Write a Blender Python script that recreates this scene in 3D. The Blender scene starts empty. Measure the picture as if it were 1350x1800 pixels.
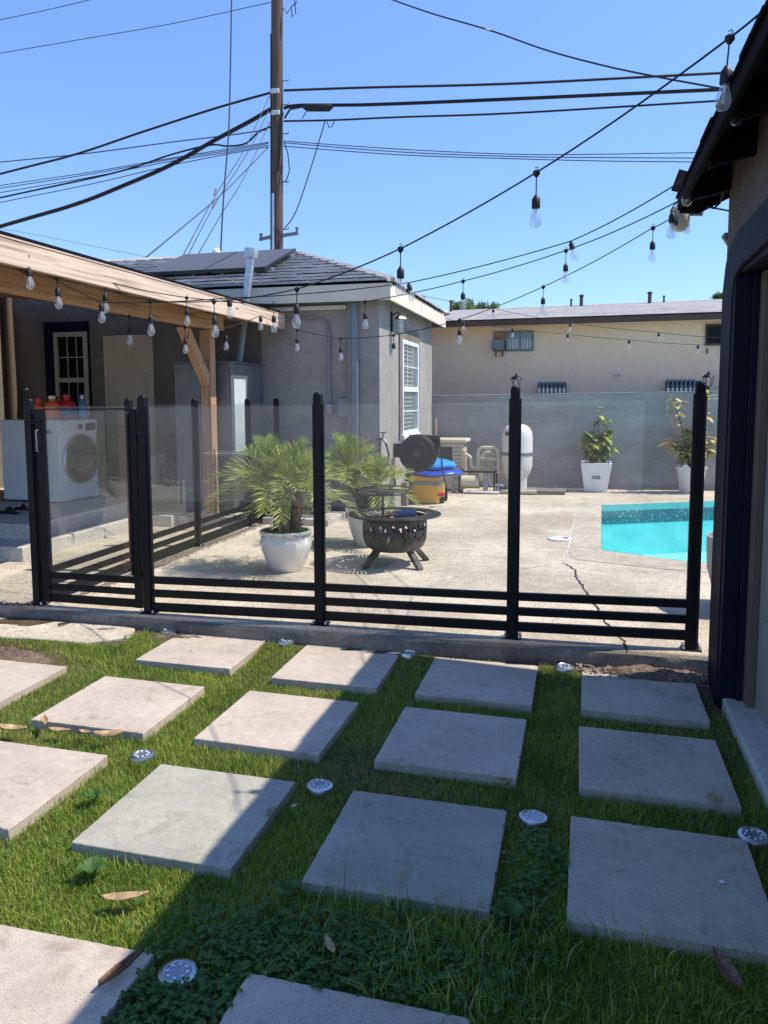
import bpy, math, random
import numpy as np
from mathutils import Vector, Matrix
R = math.radians
random.seed(7); rng = np.random.default_rng(7)
scn = bpy.context.scene
col = scn.collection

# ------------------------------------------------------------------ camera
F, CY = 1370.4, 838.4                     # focal length and principal row, in pixels of the 1350x1800 photo
yaw, pitch, roll, CH = R(14.209), R(5.724), R(-0.196), 1.564
f0 = Vector((-math.sin(yaw), math.cos(yaw), 0)); r0 = Vector((math.cos(yaw), math.sin(yaw), 0)); u0 = Vector((0, 0, 1))
cf = f0*math.cos(pitch) - u0*math.sin(pitch)
cu = f0*math.sin(pitch) + u0*math.cos(pitch)
cr = r0*math.cos(roll) + cu*math.sin(roll)
cu = -r0*math.sin(roll) + cu*math.cos(roll)
CAM = Vector((0, 0, CH))
cam_d = bpy.data.cameras.new('camera'); cam = bpy.data.objects.new('camera', cam_d); col.objects.link(cam)
cam.matrix_world = Matrix(((cr.x, cu.x, -cf.x, 0), (cr.y, cu.y, -cf.y, 0), (cr.z, cu.z, -cf.z, CH), (0, 0, 0, 1)))
cam_d.sensor_fit = 'VERTICAL'; cam_d.sensor_height = 24.0
cam_d.lens = 24.0*F/1800
cam_d.shift_y = -(900-CY)/1800
cam_d.clip_start = 0.05; cam_d.clip_end = 2000
scn.camera = cam
scn.render.resolution_x, scn.render.resolution_y = 768, 1024

def ray(px, py): return cf + cr*((px-675)/F) - cu*((py-CY)/F)
def at(px, py, x=None, y=None, z=None, d=None):
    v = ray(px, py)
    if x is not None: t = x/v.x
    elif y is not None: t = y/v.y
    elif z is not None: t = (z-CH)/v.z
    else: t = d
    return CAM + v*t

# ------------------------------------------------------------------ sky, sun, exposure
SUN = Vector((0.632, 0.125, 1.0)).normalized()
el = math.asin(SUN.z); az = math.atan2(SUN.x, SUN.y)
w = bpy.data.worlds.new('World'); scn.world = w; w.use_nodes = True
nt = w.node_tree; bg = nt.nodes['Background']
sky = nt.nodes.new('ShaderNodeTexSky'); sky.sky_type = 'NISHITA'; sky.sun_disc = False
sky.sun_elevation = el; sky.sun_rotation = az
sky.air_density = 0.9; sky.dust_density = 0.15; sky.ozone_density = 3.5; sky.altitude = 50
tint = nt.nodes.new('ShaderNodeMix'); tint.data_type = 'RGBA'; tint.blend_type = 'MULTIPLY'; tint.inputs[0].default_value = 1; tint.inputs[7].default_value = (.81, .905, 1.06, 1)
tc = nt.nodes.new('ShaderNodeTexCoord'); sx = nt.nodes.new('ShaderNodeSeparateXYZ'); nt.links.new(tc.outputs['Generated'], sx.inputs[0])
mr = nt.nodes.new('ShaderNodeMapRange'); nt.links.new(sx.outputs[2], mr.inputs[0]); mr.inputs[1].default_value = 0.0; mr.inputs[2].default_value = 0.55; mr.inputs[3].default_value = 0.62; mr.inputs[4].default_value = 1.0
sc_ = nt.nodes.new('ShaderNodeVectorMath'); sc_.operation = 'SCALE'; nt.links.new(tint.outputs[2], sc_.inputs[0]); nt.links.new(mr.outputs[0], sc_.inputs['Scale'])
nt.links.new(sky.outputs[0], tint.inputs[6]); nt.links.new(sc_.outputs[0], bg.inputs[0]); bg.inputs[1].default_value = 0.15
sd = bpy.data.lights.new('sun', 'SUN'); sd.energy = 3.05; sd.angle = R(0.5); sd.color = (1.0, 0.93, 0.80)
so = bpy.data.objects.new('sun', sd); col.objects.link(so)
so.rotation_euler = SUN.to_track_quat('Z', 'Y').to_euler(); so.location = (8, 3, 14)
scn.view_settings.view_transform = 'Standard'; scn.view_settings.look = 'None'
scn.view_settings.exposure = 0.96; scn.view_settings.gamma = 1.0

# ------------------------------------------------------------------ helpers
def tag(o, label=None, cat=None, group=None, kind=None):
    if label: o['label'] = label
    if cat: o['category'] = cat
    if group: o['group'] = group
    if kind: o['kind'] = kind
    return o
def thing(name, label, cat, loc=(0, 0, 0), rz=0, group=None):
    o = bpy.data.objects.new(name, None); col.objects.link(o)
    o.empty_display_size = 0.1
    o.location = loc; o.rotation_euler = (0, 0, rz)
    return tag(o, label, cat, group)
class MB:
    def __init__(s): s.v = []; s.f = []
    def add(s, vs, fs):
        b = len(s.v); s.v += [tuple(p) for p in vs]; s.f += [tuple(i+b for i in q) for q in fs]; return s
    def box(s, x0, x1, y0, y1, z0, z1, rz=0, c=None):
        vs = [(x, y, z) for z in (z0, z1) for y in (y0, y1) for x in (x0, x1)]
        if rz:
            cx, cy = c if c else ((x0+x1)/2, (y0+y1)/2); a, b = math.cos(rz), math.sin(rz)
            vs = [(cx+(x-cx)*a-(y-cy)*b, cy+(x-cx)*b+(y-cy)*a, z) for x, y, z in vs]
        return s.add(vs, [(0, 2, 3, 1), (4, 5, 7, 6), (0, 1, 5, 4), (2, 6, 7, 3), (0, 4, 6, 2), (1, 3, 7, 5)])
    def bar(s, p, q, w, h, up=(0, 0, 1)):
        p, q = Vector(p), Vector(q); d = (q-p).normalized(); up = Vector(up)
        if abs(d.dot(up)) > .97: up = Vector((0, 1, 0))
        a = d.cross(up).normalized()*w/2; b = a.cross(d).normalized()*h/2
        vs = [e+x+y for e in (p, q) for x, y in ((-a, -b), (a, -b), (a, b), (-a, b))]
        return s.add(vs, [(0, 3, 2, 1), (4, 5, 6, 7), (0, 1, 5, 4), (1, 2, 6, 5), (2, 3, 7, 6), (3, 0, 4, 7)])
    def tube(s, pts, r, n=8, caps=True):
        pts = [Vector(p) for p in pts]; rs = r if isinstance(r, (list, tuple)) else [r]*len(pts)
        base = len(s.v); prev = None
        for i, p in enumerate(pts):
            d = (pts[min(i+1, len(pts)-1)]-pts[max(i-1, 0)]).normalized()
            if prev is None:
                a = d.cross(Vector((0, 0, 1)) if abs(d.z) < .9 else Vector((1, 0, 0))).normalized()
            else:
                a = (prev - d*prev.dot(d)).normalized()
            prev = a; b = d.cross(a)
            for k in range(n):
                t = 2*math.pi*k/n; s.v.append(tuple(p+(a*math.cos(t)+b*math.sin(t))*rs[i]))
        for i in range(len(pts)-1):
            for k in range(n):
                q = base+i*n; s.f.append((q+k, q+(k+1) % n, q+n+(k+1) % n, q+n+k))
        if caps:
            s.f.append(tuple(base+k for k in range(n))[::-1]); s.f.append(tuple(base+(len(pts)-1)*n+k for k in range(n)))
        return s
    def lathe(s, prof, n=24, c=(0, 0, 0), sx=1, sy=1):
        base = len(s.v)
        for r, z in prof:
            for k in range(n):
                t = 2*math.pi*k/n; s.v.append((c[0]+r*math.cos(t)*sx, c[1]+r*math.sin(t)*sy, c[2]+z))
        for i in range(len(prof)-1):
            for k in range(n):
                q = base+i*n; s.f.append((q+k, q+(k+1) % n, q+n+(k+1) % n, q+n+k))
        if prof[0][0] > 1e-4: s.f.append(tuple(base+k for k in range(n))[::-1])
        if prof[-1][0] > 1e-4: s.f.append(tuple(base+(len(prof)-1)*n+k for k in range(n)))
        return s
    def prism(s, poly, z0, z1):
        n = len(poly); return s.add([(x, y, z0) for x, y in poly]+[(x, y, z1) for x, y in poly],
            [tuple(range(n))[::-1], tuple(range(n, 2*n))]+[(i, (i+1) % n, n+(i+1) % n, n+i) for i in range(n)])
    def extr(s, poly3, vec):
        n = len(poly3); vec = Vector(vec); a = [Vector(p) for p in poly3]
        return s.add(a+[p+vec for p in a], [tuple(range(n))[::-1], tuple(range(n, 2*n))]+[(i, (i+1) % n, n+(i+1) % n, n+i) for i in range(n)])
    def sweep_x(s, prof, x0, x1):
        return s.extr([(x0, y, z) for y, z in prof], (x1-x0, 0, 0))
    def build(s, name, m, parent=None, bevel=0, world=False, smooth=True, seg=2):
        v = s.v
        if world and parent is not None:
            L = parent.matrix_basis.inverted() if False else None
            o = Vector(parent.location); p2 = parent.parent
            while p2 is not None: o += Vector(p2.location); p2 = p2.parent
            v = [(x-o.x, y-o.y, z-o.z) for x, y, z in v]
        me = bpy.data.meshes.new(name); me.from_pydata(v, [], s.f); me.validate(); me.update()
        import bmesh
        bm = bmesh.new(); bm.from_mesh(me); bmesh.ops.recalc_face_normals(bm, faces=bm.faces); bm.to_mesh(me); bm.free()
        if smooth and len(me.polygons):
            me.shade_smooth(); me.set_sharp_from_angle(angle=R(38))
        ob = bpy.data.objects.new(name, me); col.objects.link(ob); me.materials.append(m)
        if parent is not None: ob.parent = parent
        if bevel:
            b = ob.modifiers.new('bevel', 'BEVEL'); b.width = bevel; b.segments = seg; b.limit_method = 'ANGLE'; b.angle_limit = R(40)
        return ob
def copy_tree(o, parent=None):
    c = o.copy(); col.objects.link(c); c.parent = parent
    for ch in list(o.children): copy_tree(ch, c)
    return c
def sag(p, q, s, n=12):
    p, q = Vector(p), Vector(q)
    return [p.lerp(q, i/n) - Vector((0, 0, s*4*(i/n)*(1-i/n))) for i in range(n+1)]

# ------------------------------------------------------------------ materials
def newmat(name):
    m = bpy.data.materials.new(name); m.use_nodes = True
    return m, m.node_tree, m.node_tree.nodes['Principled BSDF']
def ramp(nt, fac, stops):
    n = nt.nodes.new('ShaderNodeValToRGB'); nt.links.new(fac, n.inputs[0])
    e = n.color_ramp.elements
    while len(e) < len(stops): e.new(0.5)
    for k, (p, c) in enumerate(stops): e[k].position = p; e[k].color = (*c, 1) if len(c) == 3 else c
    return n.outputs[0]
def noise(nt, vec, scale, detail=4, rough=.55, dist=0):
    n = nt.nodes.new('ShaderNodeTexNoise'); n.inputs['Scale'].default_value = scale; n.inputs['Detail'].default_value = detail
    n.inputs['Roughness'].default_value = rough; n.inputs['Distortion'].default_value = dist
    if vec is not None: nt.links.new(vec, n.inputs['Vector'])
    return n.outputs['Fac']
def coords(nt, scale=(1, 1, 1), rnd=False):
    t = nt.nodes.new('ShaderNodeTexCoord'); m = nt.nodes.new('ShaderNodeMapping'); m.inputs['Scale'].default_value = scale
    nt.links.new(t.outputs['Object'], m.inputs['Vector'])
    if rnd:
        o = nt.nodes.new('ShaderNodeObjectInfo'); x = nt.nodes.new('ShaderNodeVectorMath'); x.operation = 'SCALE'
        c = nt.nodes.new('ShaderNodeCombineXYZ'); mu = nt.nodes.new('ShaderNodeMath'); mu.operation = 'MULTIPLY'; mu.inputs[1].default_value = 37.0
        nt.links.new(o.outputs['Random'], mu.inputs[0]); nt.links.new(mu.outputs[0], c.inputs[0]); nt.links.new(mu.outputs[0], c.inputs[1])
        nt.links.new(c.outputs[0], m.inputs['Location'])
    return m.outputs[0]
def mixc(nt, fac, a, b, mode='MIX'):
    n = nt.nodes.new('ShaderNodeMix'); n.data_type = 'RGBA'; n.blend_type = mode
    for s, v in ((n.inputs[0], fac), (n.inputs[6], a), (n.inputs[7], b)):
        if isinstance(v, (int, float)): s.default_value = v
        elif isinstance(v, tuple): s.default_value = (*v, 1)
        else: nt.links.new(v, s)
    return n.outputs[2]
def bump(nt, h, strength=.3, dist=.01, normal=None):
    n = nt.nodes.new('ShaderNodeBump'); n.inputs['Strength'].default_value = strength; n.inputs['Distance'].default_value = dist
    nt.links.new(h, n.inputs['Height'])
    if normal is not None: nt.links.new(normal, n.inputs['Normal'])
    return n.outputs[0]
def rough_mat(name, c1, c2, big=1.2, fine=90, speck=None, rough=.85, bs=.35, bd=.004, rnd=False, fine_amt=.35, scale=(1, 1, 1), spec=.3, lo=.35, hi=.65, mid=.86, stain=None):
    """blotchy large variation c1..c2, fine grain and bump"""
    m, nt, p = newmat(name); v = coords(nt, scale, rnd)
    a = ramp(nt, noise(nt, v, big, 6, .6), [(lo, c1), (hi, c2)])
    g = ramp(nt, noise(nt, v, fine, 3, .6), [(.3, (1-fine_amt,)*3), (.7, (1+fine_amt*.4,)*3)])
    c = mixc(nt, 1.0, a, g, 'MULTIPLY')
    c = mixc(nt, 1.0, c, ramp(nt, noise(nt, v, fine*.12, 5, .7), [(.4, (mid, mid, mid)), (.6, (1.06, 1.06, 1.06))]), 'MULTIPLY')
    if stain:
        st = ramp(nt, noise(nt, v, 5.5, 6, .7, .8), [(.56, (1, 1, 1)), (.70, stain)]); c = mixc(nt, 1.0, c, st, 'MULTIPLY')
    if speck:
        s = ramp(nt, noise(nt, v, speck[0], 2, .5), [(speck[1], (0, 0, 0)), (speck[1]+.03, (1, 1, 1))])
        c = mixc(nt, s, speck[2], c)
    nt.links.new(c, p.inputs['Base Color']); p.inputs['Roughness'].default_value = rough
    p.inputs['Specular IOR Level'].default_value = spec
    nt.links.new(bump(nt, noise(nt, v, fine, 4, .6), bs, bd), p.inputs['Normal'])
    return m
def plain(name, c, rough=.5, metal=0, var=.12, sc=6, bs=0.05, spec=.5, coat=0):
    m, nt, p = newmat(name); v = coords(nt)
    k = ramp(nt, noise(nt, v, sc, 5, .6), [(.3, tuple(x*(1-var) for x in c)), (.7, tuple(min(1, x*(1+var*.5)) for x in c))])
    nt.links.new(k, p.inputs['Base Color']); p.inputs['Metallic'].default_value = metal
    rr = nt.nodes.new('ShaderNodeMapRange'); nt.links.new(noise(nt, v, sc*3, 4, .6), rr.inputs[0])
    rr.inputs[3].default_value = max(0.02, rough-.1); rr.inputs[4].default_value = min(1, rough+.12)
    nt.links.new(rr.outputs[0], p.inputs['Roughness']); p.inputs['Specular IOR Level'].default_value = spec
    p.inputs['Coat Weight'].default_value = coat
    if bs: nt.links.new(bump(nt, noise(nt, v, sc*6, 3), bs, .003), p.inputs['Normal'])
    return m
def wood_mat(name, c1, c2, axis='Y', rough=.75, knots=True):
    m, nt, p = newmat(name)
    s = {'Y': (14, .35, 14), 'Z': (14, 14, .35), 'X': (.35, 14, 14)}[axis]
    v = coords(nt, s)
    a = noise(nt, v, 2.6, 4, .6, .25)
    c = ramp(nt, a, [(.36, c1), (.52, c2), (.68, tuple(x*.72 for x in c2))])
    v2 = coords(nt, tuple(x*.35 if x > 1 else x*3 for x in s))
    k = ramp(nt, noise(nt, v2, 2.2, 2, .5), [(.68, (1, 1, 1)), (.74, (.42, .3, .22))])
    if knots: c = mixc(nt, 1, c, k, 'MULTIPLY')
    nt.links.new(c, p.inputs['Base Color']); p.inputs['Roughness'].default_value = rough; p.inputs['Specular IOR Level'].default_value = .2
    nt.links.new(bump(nt, a, .3, .004), p.inputs['Normal'])
    return m
def two_sided(nt, fr, ior):
    # the same reflectance from both faces of a thin sheet
    g = nt.nodes.new('ShaderNodeNewGeometry'); r = nt.nodes.new('ShaderNodeMapRange')
    nt.links.new(g.outputs['Backfacing'], r.inputs[0]); r.inputs[3].default_value = ior; r.inputs[4].default_value = 1/ior
    nt.links.new(r.outputs[0], fr.inputs[0])
def glass_mat(name, tint=(.93, .97, .96), ior=1.5, haze=0.0, rough=0.0, boost=1.0):
    m = bpy.data.materials.new(name); m.use_nodes = True; nt = m.node_tree; nt.nodes.clear()
    o = nt.nodes.new('ShaderNodeOutputMaterial'); t = nt.nodes.new('ShaderNodeBsdfTransparent'); t.inputs[0].default_value = (*tint, 1)
    g = nt.nodes.new('ShaderNodeBsdfGlossy'); g.inputs['Roughness'].default_value = rough
    fr = nt.nodes.new('ShaderNodeFresnel'); two_sided(nt, fr, ior)
    mu = nt.nodes.new('ShaderNodeMath'); mu.operation = 'MULTIPLY'; mu.inputs[1].default_value = boost; mu.use_clamp = True
    nt.links.new(fr.outputs[0], mu.inputs[0])
    mx = nt.nodes.new('ShaderNodeMixShader'); nt.links.new(mu.outputs[0], mx.inputs[0]); nt.links.new(t.outputs[0], mx.inputs[1]); nt.links.new(g.outputs[0], mx.inputs[2])
    out = mx.outputs[0]
    if haze:
        d = nt.nodes.new('ShaderNodeBsdfDiffuse'); d.inputs[0].default_value = (.8, .8, .78, 1)
        m2 = nt.nodes.new('ShaderNodeMixShader'); m2.inputs[0].default_value = haze
        nt.links.new(out, m2.inputs[1]); nt.links.new(d.outputs[0], m2.inputs[2]); out = m2.outputs[0]
    nt.links.new(out, o.inputs[0]); return m

M = {}
M['paver_gray'] = rough_mat('gray paver concrete', (.335, .315, .26), (.43, .41, .34), 2.4, 170, (190, .34, (.17, .165, .15)), .92, .25, .001, True, .14, spec=.12, mid=.93, stain=(.74, .70, .64))
M['paver'] = rough_mat('paver concrete', (.44, .37, .305), (.55, .47, .39), 2.4, 170, (190, .34, (.19, .165, .145)), .92, .25, .001, True, .14, spec=.12, mid=.93, stain=(.74, .70, .64))
for l in list(M['paver'].node_tree.links): pass
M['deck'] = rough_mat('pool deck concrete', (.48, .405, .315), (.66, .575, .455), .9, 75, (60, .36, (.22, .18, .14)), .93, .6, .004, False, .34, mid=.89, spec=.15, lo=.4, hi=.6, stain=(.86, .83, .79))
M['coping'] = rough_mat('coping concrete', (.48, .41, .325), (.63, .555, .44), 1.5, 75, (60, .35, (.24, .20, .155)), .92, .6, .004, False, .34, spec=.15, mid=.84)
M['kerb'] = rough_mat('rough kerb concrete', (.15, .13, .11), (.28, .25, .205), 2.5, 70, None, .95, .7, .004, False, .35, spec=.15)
M['slab'] = rough_mat('patio slab concrete', (.50, .46, .41), (.60, .56, .50), 1.6, 160, None, .85, .3, .002, spec=.2)
M['soil'] = rough_mat('lawn soil', (.07, .05, .03), (.16, .115, .07), 5, 60, (70, .4, (.04, .03, .02)), 1, 1.0, .012)
M['dirt'] = rough_mat('dry dirt', (.15, .1, .075), (.30, .22, .16), 7, 70, (60, .38, (.08, .055, .04)), 1, 1.0, .015)
M['gravel'] = rough_mat('pebbles', (.15, .12, .095), (.38, .33, .27), 30, 120, None, .9, .6, .004, True)
M['ground'] = rough_mat('far ground', (.35, .32, .27), (.45, .41, .35), .5, 20, None, .95, .4, .01)
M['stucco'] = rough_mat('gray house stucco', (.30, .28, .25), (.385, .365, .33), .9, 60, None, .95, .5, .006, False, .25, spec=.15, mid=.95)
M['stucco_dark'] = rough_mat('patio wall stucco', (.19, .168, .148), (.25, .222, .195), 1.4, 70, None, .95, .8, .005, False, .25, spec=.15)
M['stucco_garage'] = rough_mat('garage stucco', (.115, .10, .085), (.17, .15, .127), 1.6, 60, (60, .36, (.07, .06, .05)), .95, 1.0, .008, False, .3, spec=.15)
M['stucco_beige'] = rough_mat('neighbour stucco', (.80, .60, .42), (.85, .645, .46), .5, 80, None, .95, .4, .003, False, .12, spec=.12, mid=.985)
M['wall'] = rough_mat('yard wall stucco', (.33, .315, .29), (.41, .395, .37), 1.3, 60, None, .95, .7, .005, False, .2, scale=(1, 1, 1.8), spec=.15, lo=.4, hi=.6, mid=.97)
M['wallcap'] = rough_mat('wall cap', (.4, .38, .36), (.5, .48, .45), 3, 60)
M['navy'] = plain('navy painted wood', (.008, .010, .021), .65, 0, .25, 4, .1, .15)
M['brownjamb'] = plain('brown jamb', (.13, .10, .065), .6, 0, .15, 5, .1)
M['garagedoor'] = plain('garage door paint', (.25, .235, .21), .6, 0, .1, 3, .06)
M['blackmetal'] = plain('black powder coat', (.005, .005, .007), .42, 0, .2, 8, .03, .25)
M['blacktrim'] = plain('weathered black eave', (.010, .008, .008), .9, 0, .4, 10, .2, .08)
M['darkwood'] = plain('dark eave wood', (.010, .010, .013), .9, 0, .3, 12, .2, .08)
M['rubber'] = plain('black rubber', (.012, .012, .013), .55, 0, .2, 8, .05, .4)
M['cable'] = plain('black cable', (.012, .013, .017), .6, 0, .1, 8, 0, .3)
M['cable_gray'] = plain('gray cable', (.06, .075, .10), .6, 0, .1, 8, 0, .3)
M['steel'] = plain('galvanised steel', (.55, .56, .57), .38, .9, .25, 18, .05)
M['stainless'] = plain('stainless steel', (.55, .56, .57), .34, 1, .08, 30, .03)
M['conduit'] = plain('painted conduit', (.27, .29, .31), .5, .2, .15, 8, .03)
M['downspout'] = plain('gray blue downspout', (.20, .25, .29), .5, .1, .15, 4, .05)
M['white'] = plain('white plastic', (.78, .78, .77), .35, 0, .04, 5, .02)
M['whitepaint'] = plain('white paint', (.76, .75, .71), .5, 0, .06, 5, .04)
M['fascia'] = plain('cream fascia paint', (.76, .66, .51), .6, 0, .1, 3, .06)
M['ceramic'] = plain('white glazed pot', (.74, .73, .70), .28, 0, .06, 3, .03, .5, .2)
M['graypot'] = plain('gray fibre pot', (.36, .35, .33), .7, 0, .12, 5, .1)
M['beigeplastic'] = plain('beige plastic', (.60, .54, .40), .5, 0, .12, 5, .05)
M['tank'] = plain('off white tank', (.66, .64, .58), .4, 0, .06, 3, .05)
M['cabinet'] = plain('gray sheet metal', (.17, .19, .195), .45, .3, .3, 3, .05)
M['label'] = plain('pale sticker', (.55, .6, .6), .5, 0, .1, 9, 0)
M['doorpaint'] = plain('beige door paint', (.60, .52, .39), .55, 0, .06, 3, .03)
M['windowframe'] = plain('cream vinyl', (.50, .45, .36), .5, 0, .06, 3, .02)
M['darkglass'] = plain('dark window glass', (.012, .014, .016), .22, 0, .1, 1, 0, .12)
M['blind'] = plain('window blind', (.26, .29, .27), .6, 0, .06, 3, 0)
M['dullwin'] = plain('window glass', (.16, .20, .19), .08, 0, .3, 2, 0, .7)
M['orange'] = plain('orange plastic', (.85, .16, .04), .4, 0, .08, 5, 0)
M['red'] = plain('red plastic', (.60, .03, .02), .4, 0, .1, 5, 0)
M['bluebottle'] = plain('blue plastic', (.10, .30, .60), .35, 0, .1, 5, 0)
M['navylabel'] = plain('blue label', (.04, .08, .30), .5, 0, .1, 5, 0)
M['yellow'] = plain('yellow plastic box', (.80, .45, .06), .5, 0, .08, 4, .03)
M['greenband'] = plain('gray green band', (.24, .33, .28), .5, 0, .1, 5, 0)
M['royal'] = plain('royal blue vinyl', (.02, .06, .40), .35, 0, .15, 6, .1)
M['skyblue'] = plain('bright blue foam', (.02, .28, .80), .4, 0, .12, 5, .05)
M['bluecup'] = plain('navy enamel', (.015, .03, .10), .3, 0, .1, 5, 0)
M['solar'] = plain('solar cell glass', (.10, .105, .125), .5, 0, .06, 2, 0, .12)
M['solarframe'] = plain('solar panel frame', (.02, .02, .022), .4, .3, .1, 5, 0)
M['logs'] = rough_mat('charred logs', (.1, .07, .05), (.5, .38, .27), 18, 60, None, .9, .6, .005)
M['iron'] = plain('rusty black iron', (.06, .055, .05), .6, .3, .45, 14, .25)
M['condfin'] = plain('condenser fins', (.13, .135, .14), .55, .4, .25, 10, .1)
M['pole'] = wood_mat('old utility pole wood', (.055, .04, .034), (.13, .095, .08), 'Z', .9, True)
M['wood_y'] = wood_mat('new lumber along y', (.40, .29, .22), (.74, .56, .43), 'Y')
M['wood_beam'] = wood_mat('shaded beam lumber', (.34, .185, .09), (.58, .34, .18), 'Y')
M['wood_z'] = wood_mat('lumber post', (.36, .19, .11), (.56, .34, .21), 'Z')
M['deadleaf'] = rough_mat('dead leaf', (.30, .14, .06), (.60, .36, .18), 22, 90, None, .7, .5, .003, True)
M['glass'] = glass_mat('clear fence glass', (.975, .99, .987), 1.5, .008, 0, 1.0)
M['bulbglass'] = glass_mat('clear bulb glass', (.96, .97, .97), 1.5, .13, .02, 2.2)
M['mower'] = plain('brushed lens', (.30, .33, .36), .2, .6, .15, 30, .05)
M['led'] = plain('led dot', (.85, .88, .92), .25, 0, .03, 5, 0)
M['darktint'] = plain('dark tint', (.03, .035, .04), .25, 0, .2, 6, 0)
M['shadecloth'] = plain('dark cloth', (.012, .012, .014), .9, 0, .3, 12, .3)
M['tapeoff'] = plain('brown fascia', (.10, .055, .04), .7, 0, .15, 4, .05)

def leaf_mat(name, stops, rough=.55, trans=.25):
    m, nt, p = newmat(name)
    g = nt.nodes.new('ShaderNodeNewGeometry')
    v = coords(nt)
    c = ramp(nt, g.outputs['Random Per Island'], stops)
    n = ramp(nt, noise(nt, v, 2.6, 5, .65), [(.32, (.62, .70, .62)), (.5, (1, 1, 1)), (.72, (1.35, 1.18, 1.05))])
    c = mixc(nt, 1, c, n, 'MULTIPLY')
    nt.links.new(c, p.inputs['Base Color']); p.inputs['Roughness'].default_value = rough; p.inputs['Specular IOR Level'].default_value = .3
    t = nt.nodes.new('ShaderNodeBsdfTranslucent'); nt.links.new(c, t.inputs[0])
    mx = nt.nodes.new('ShaderNodeMixShader'); mx.inputs[0].default_value = trans
    out = nt.nodes['Material Output']; nt.links.new(p.outputs[0], mx.inputs[1]); nt.links.new(t.outputs[0], mx.inputs[2]); nt.links.new(mx.outputs[0], out.inputs[0])
    return m
M['grass'] = leaf_mat('grass blades', [(0, (.12, .21, .026)), (.35, (.20, .32, .04)), (.7, (.31, .43, .06)), (.88, (.45, .50, .10)), (.95, (.60, .50, .24))], .5, .45)
M['clover'] = leaf_mat('clover leaves', [(0, (.035, .095, .018)), (.6, (.06, .15, .026)), (1, (.10, .20, .04))], .5, .25)
M['palm'] = leaf_mat('palm leaflets', [(0, (.15, .22, .045)), (.5, (.27, .36, .07)), (.85, (.42, .50, .12)), (.96, (.55, .46, .20))], .45, .25)
M['fronddry'] = rough_mat('palm trunk fibre', (.12, .08, .05), (.30, .21, .14), 30, 90, None, .95, 1, .01)
M['citrus'] = leaf_mat('glossy green leaves', [(0, (.05, .13, .02)), (.45, (.11, .20, .03)), (.75, (.28, .36, .05)), (.92, (.70, .64, .10))], .4, .3)
M['variegated'] = leaf_mat('variegated rubber leaves', [(0, (.22, .27, .07)), (.3, (.48, .48, .16)), (.75, (.75, .68, .34)), (.92, (.62, .30, .14))], .4, .25)
M['treeleaf'] = leaf_mat('distant leaves', [(0, (.10, .18, .05)), (1, (.24, .34, .11))], .6, .3)
M['stem'] = plain('plant stem', (.14, .11, .07), .8, 0, .2, 20, .1)

# roof tiles, shingles
M['tile'] = rough_mat('light concrete roof tile', (.36, .345, .33), (.50, .485, .465), 2, 80, None, .9, .4, .002, False, .12, mid=.97)
m, nt, p = newmat('asphalt shingle'); v = coords(nt)
br = nt.nodes.new('ShaderNodeTexBrick'); nt.links.new(v, br.inputs['Vector']); br.inputs['Scale'].default_value = 1
br.inputs['Brick Width'].default_value = .33; br.inputs['Row Height'].default_value = .14; br.inputs['Mortar Size'].default_value = .006
br.inputs['Color1'].default_value = (.30, .285, .28, 1); br.inputs['Color2'].default_value = (.38, .36, .35, 1); br.inputs['Mortar'].default_value = (.20, .19, .185, 1)
c = mixc(nt, 1, br.outputs[0], ramp(nt, noise(nt, v, 2.5, 5), [(.3, (.8, .8, .8)), (.7, (1.1, 1.08, 1.05))]), 'MULTIPLY')
nt.links.new(c, p.inputs['Base Color']); p.inputs['Roughness'].default_value = .95
nt.links.new(bump(nt, noise(nt, v, 120, 3), .5, .004), p.inputs['Normal']); M['shingle'] = m
# water: clear turquoise tinted surface over a painted basin
m = bpy.data.materials.new('pool water'); m.use_nodes = True; nt = m.node_tree; nt.nodes.clear()
o = nt.nodes.new('ShaderNodeOutputMaterial'); t = nt.nodes.new('ShaderNodeBsdfTransparent'); t.inputs[0].default_value = (.80, .99, 1.0, 1)
g = nt.nodes.new('ShaderNodeBsdfGlossy'); g.inputs['Roughness'].default_value = .03
v = coords(nt); b = bump(nt, noise(nt, v, 3.5, 4, .5, .6), .35, .05)
fr = nt.nodes.new('ShaderNodeFresnel'); two_sided(nt, fr, 1.33)
nt.links.new(b, g.inputs['Normal']); nt.links.new(b, fr.inputs['Normal'])
mu = nt.nodes.new('ShaderNodeMath'); mu.operation = 'MULTIPLY'; mu.inputs[1].default_value = .45; nt.links.new(fr.outputs[0], mu.inputs[0])
mx = nt.nodes.new('ShaderNodeMixShader'); nt.links.new(mu.outputs[0], mx.inputs[0]); nt.links.new(t.outputs[0], mx.inputs[1]); nt.links.new(g.outputs[0], mx.inputs[2])
nt.links.new(mx.outputs[0], o.inputs[0]); M['water'] = m
m, nt, p = newmat('aqua pool plaster'); v = coords(nt)
c = ramp(nt, noise(nt, v, 2.2, 4, .6, 1.0), [(.35, (.25, .72, .69)), (.62, (.37, .84, .80))])
vo = nt.nodes.new('ShaderNodeTexVoronoi'); vo.feature = 'DISTANCE_TO_EDGE'; vo.inputs['Scale'].default_value = 3.5; nt.links.new(v, vo.inputs['Vector'])
nt.links.new(c, p.inputs['Base Color']); p.inputs['Roughness'].default_value = .9; M['plaster'] = m
m, nt, p = newmat('pool tile band'); v = coords(nt, (14, 14, 14))
ck = nt.nodes.new('ShaderNodeTexVoronoi'); ck.inputs['Scale'].default_value = 1.0; nt.links.new(v, ck.inputs['Vector'])
c = ramp(nt, ck.outputs['Distance'], [(.0, (.35, .42, .38)), (.28, (.10, .26, .27)), (.5, (.04, .12, .15)), (.8, (.10, .25, .26))])
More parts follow.
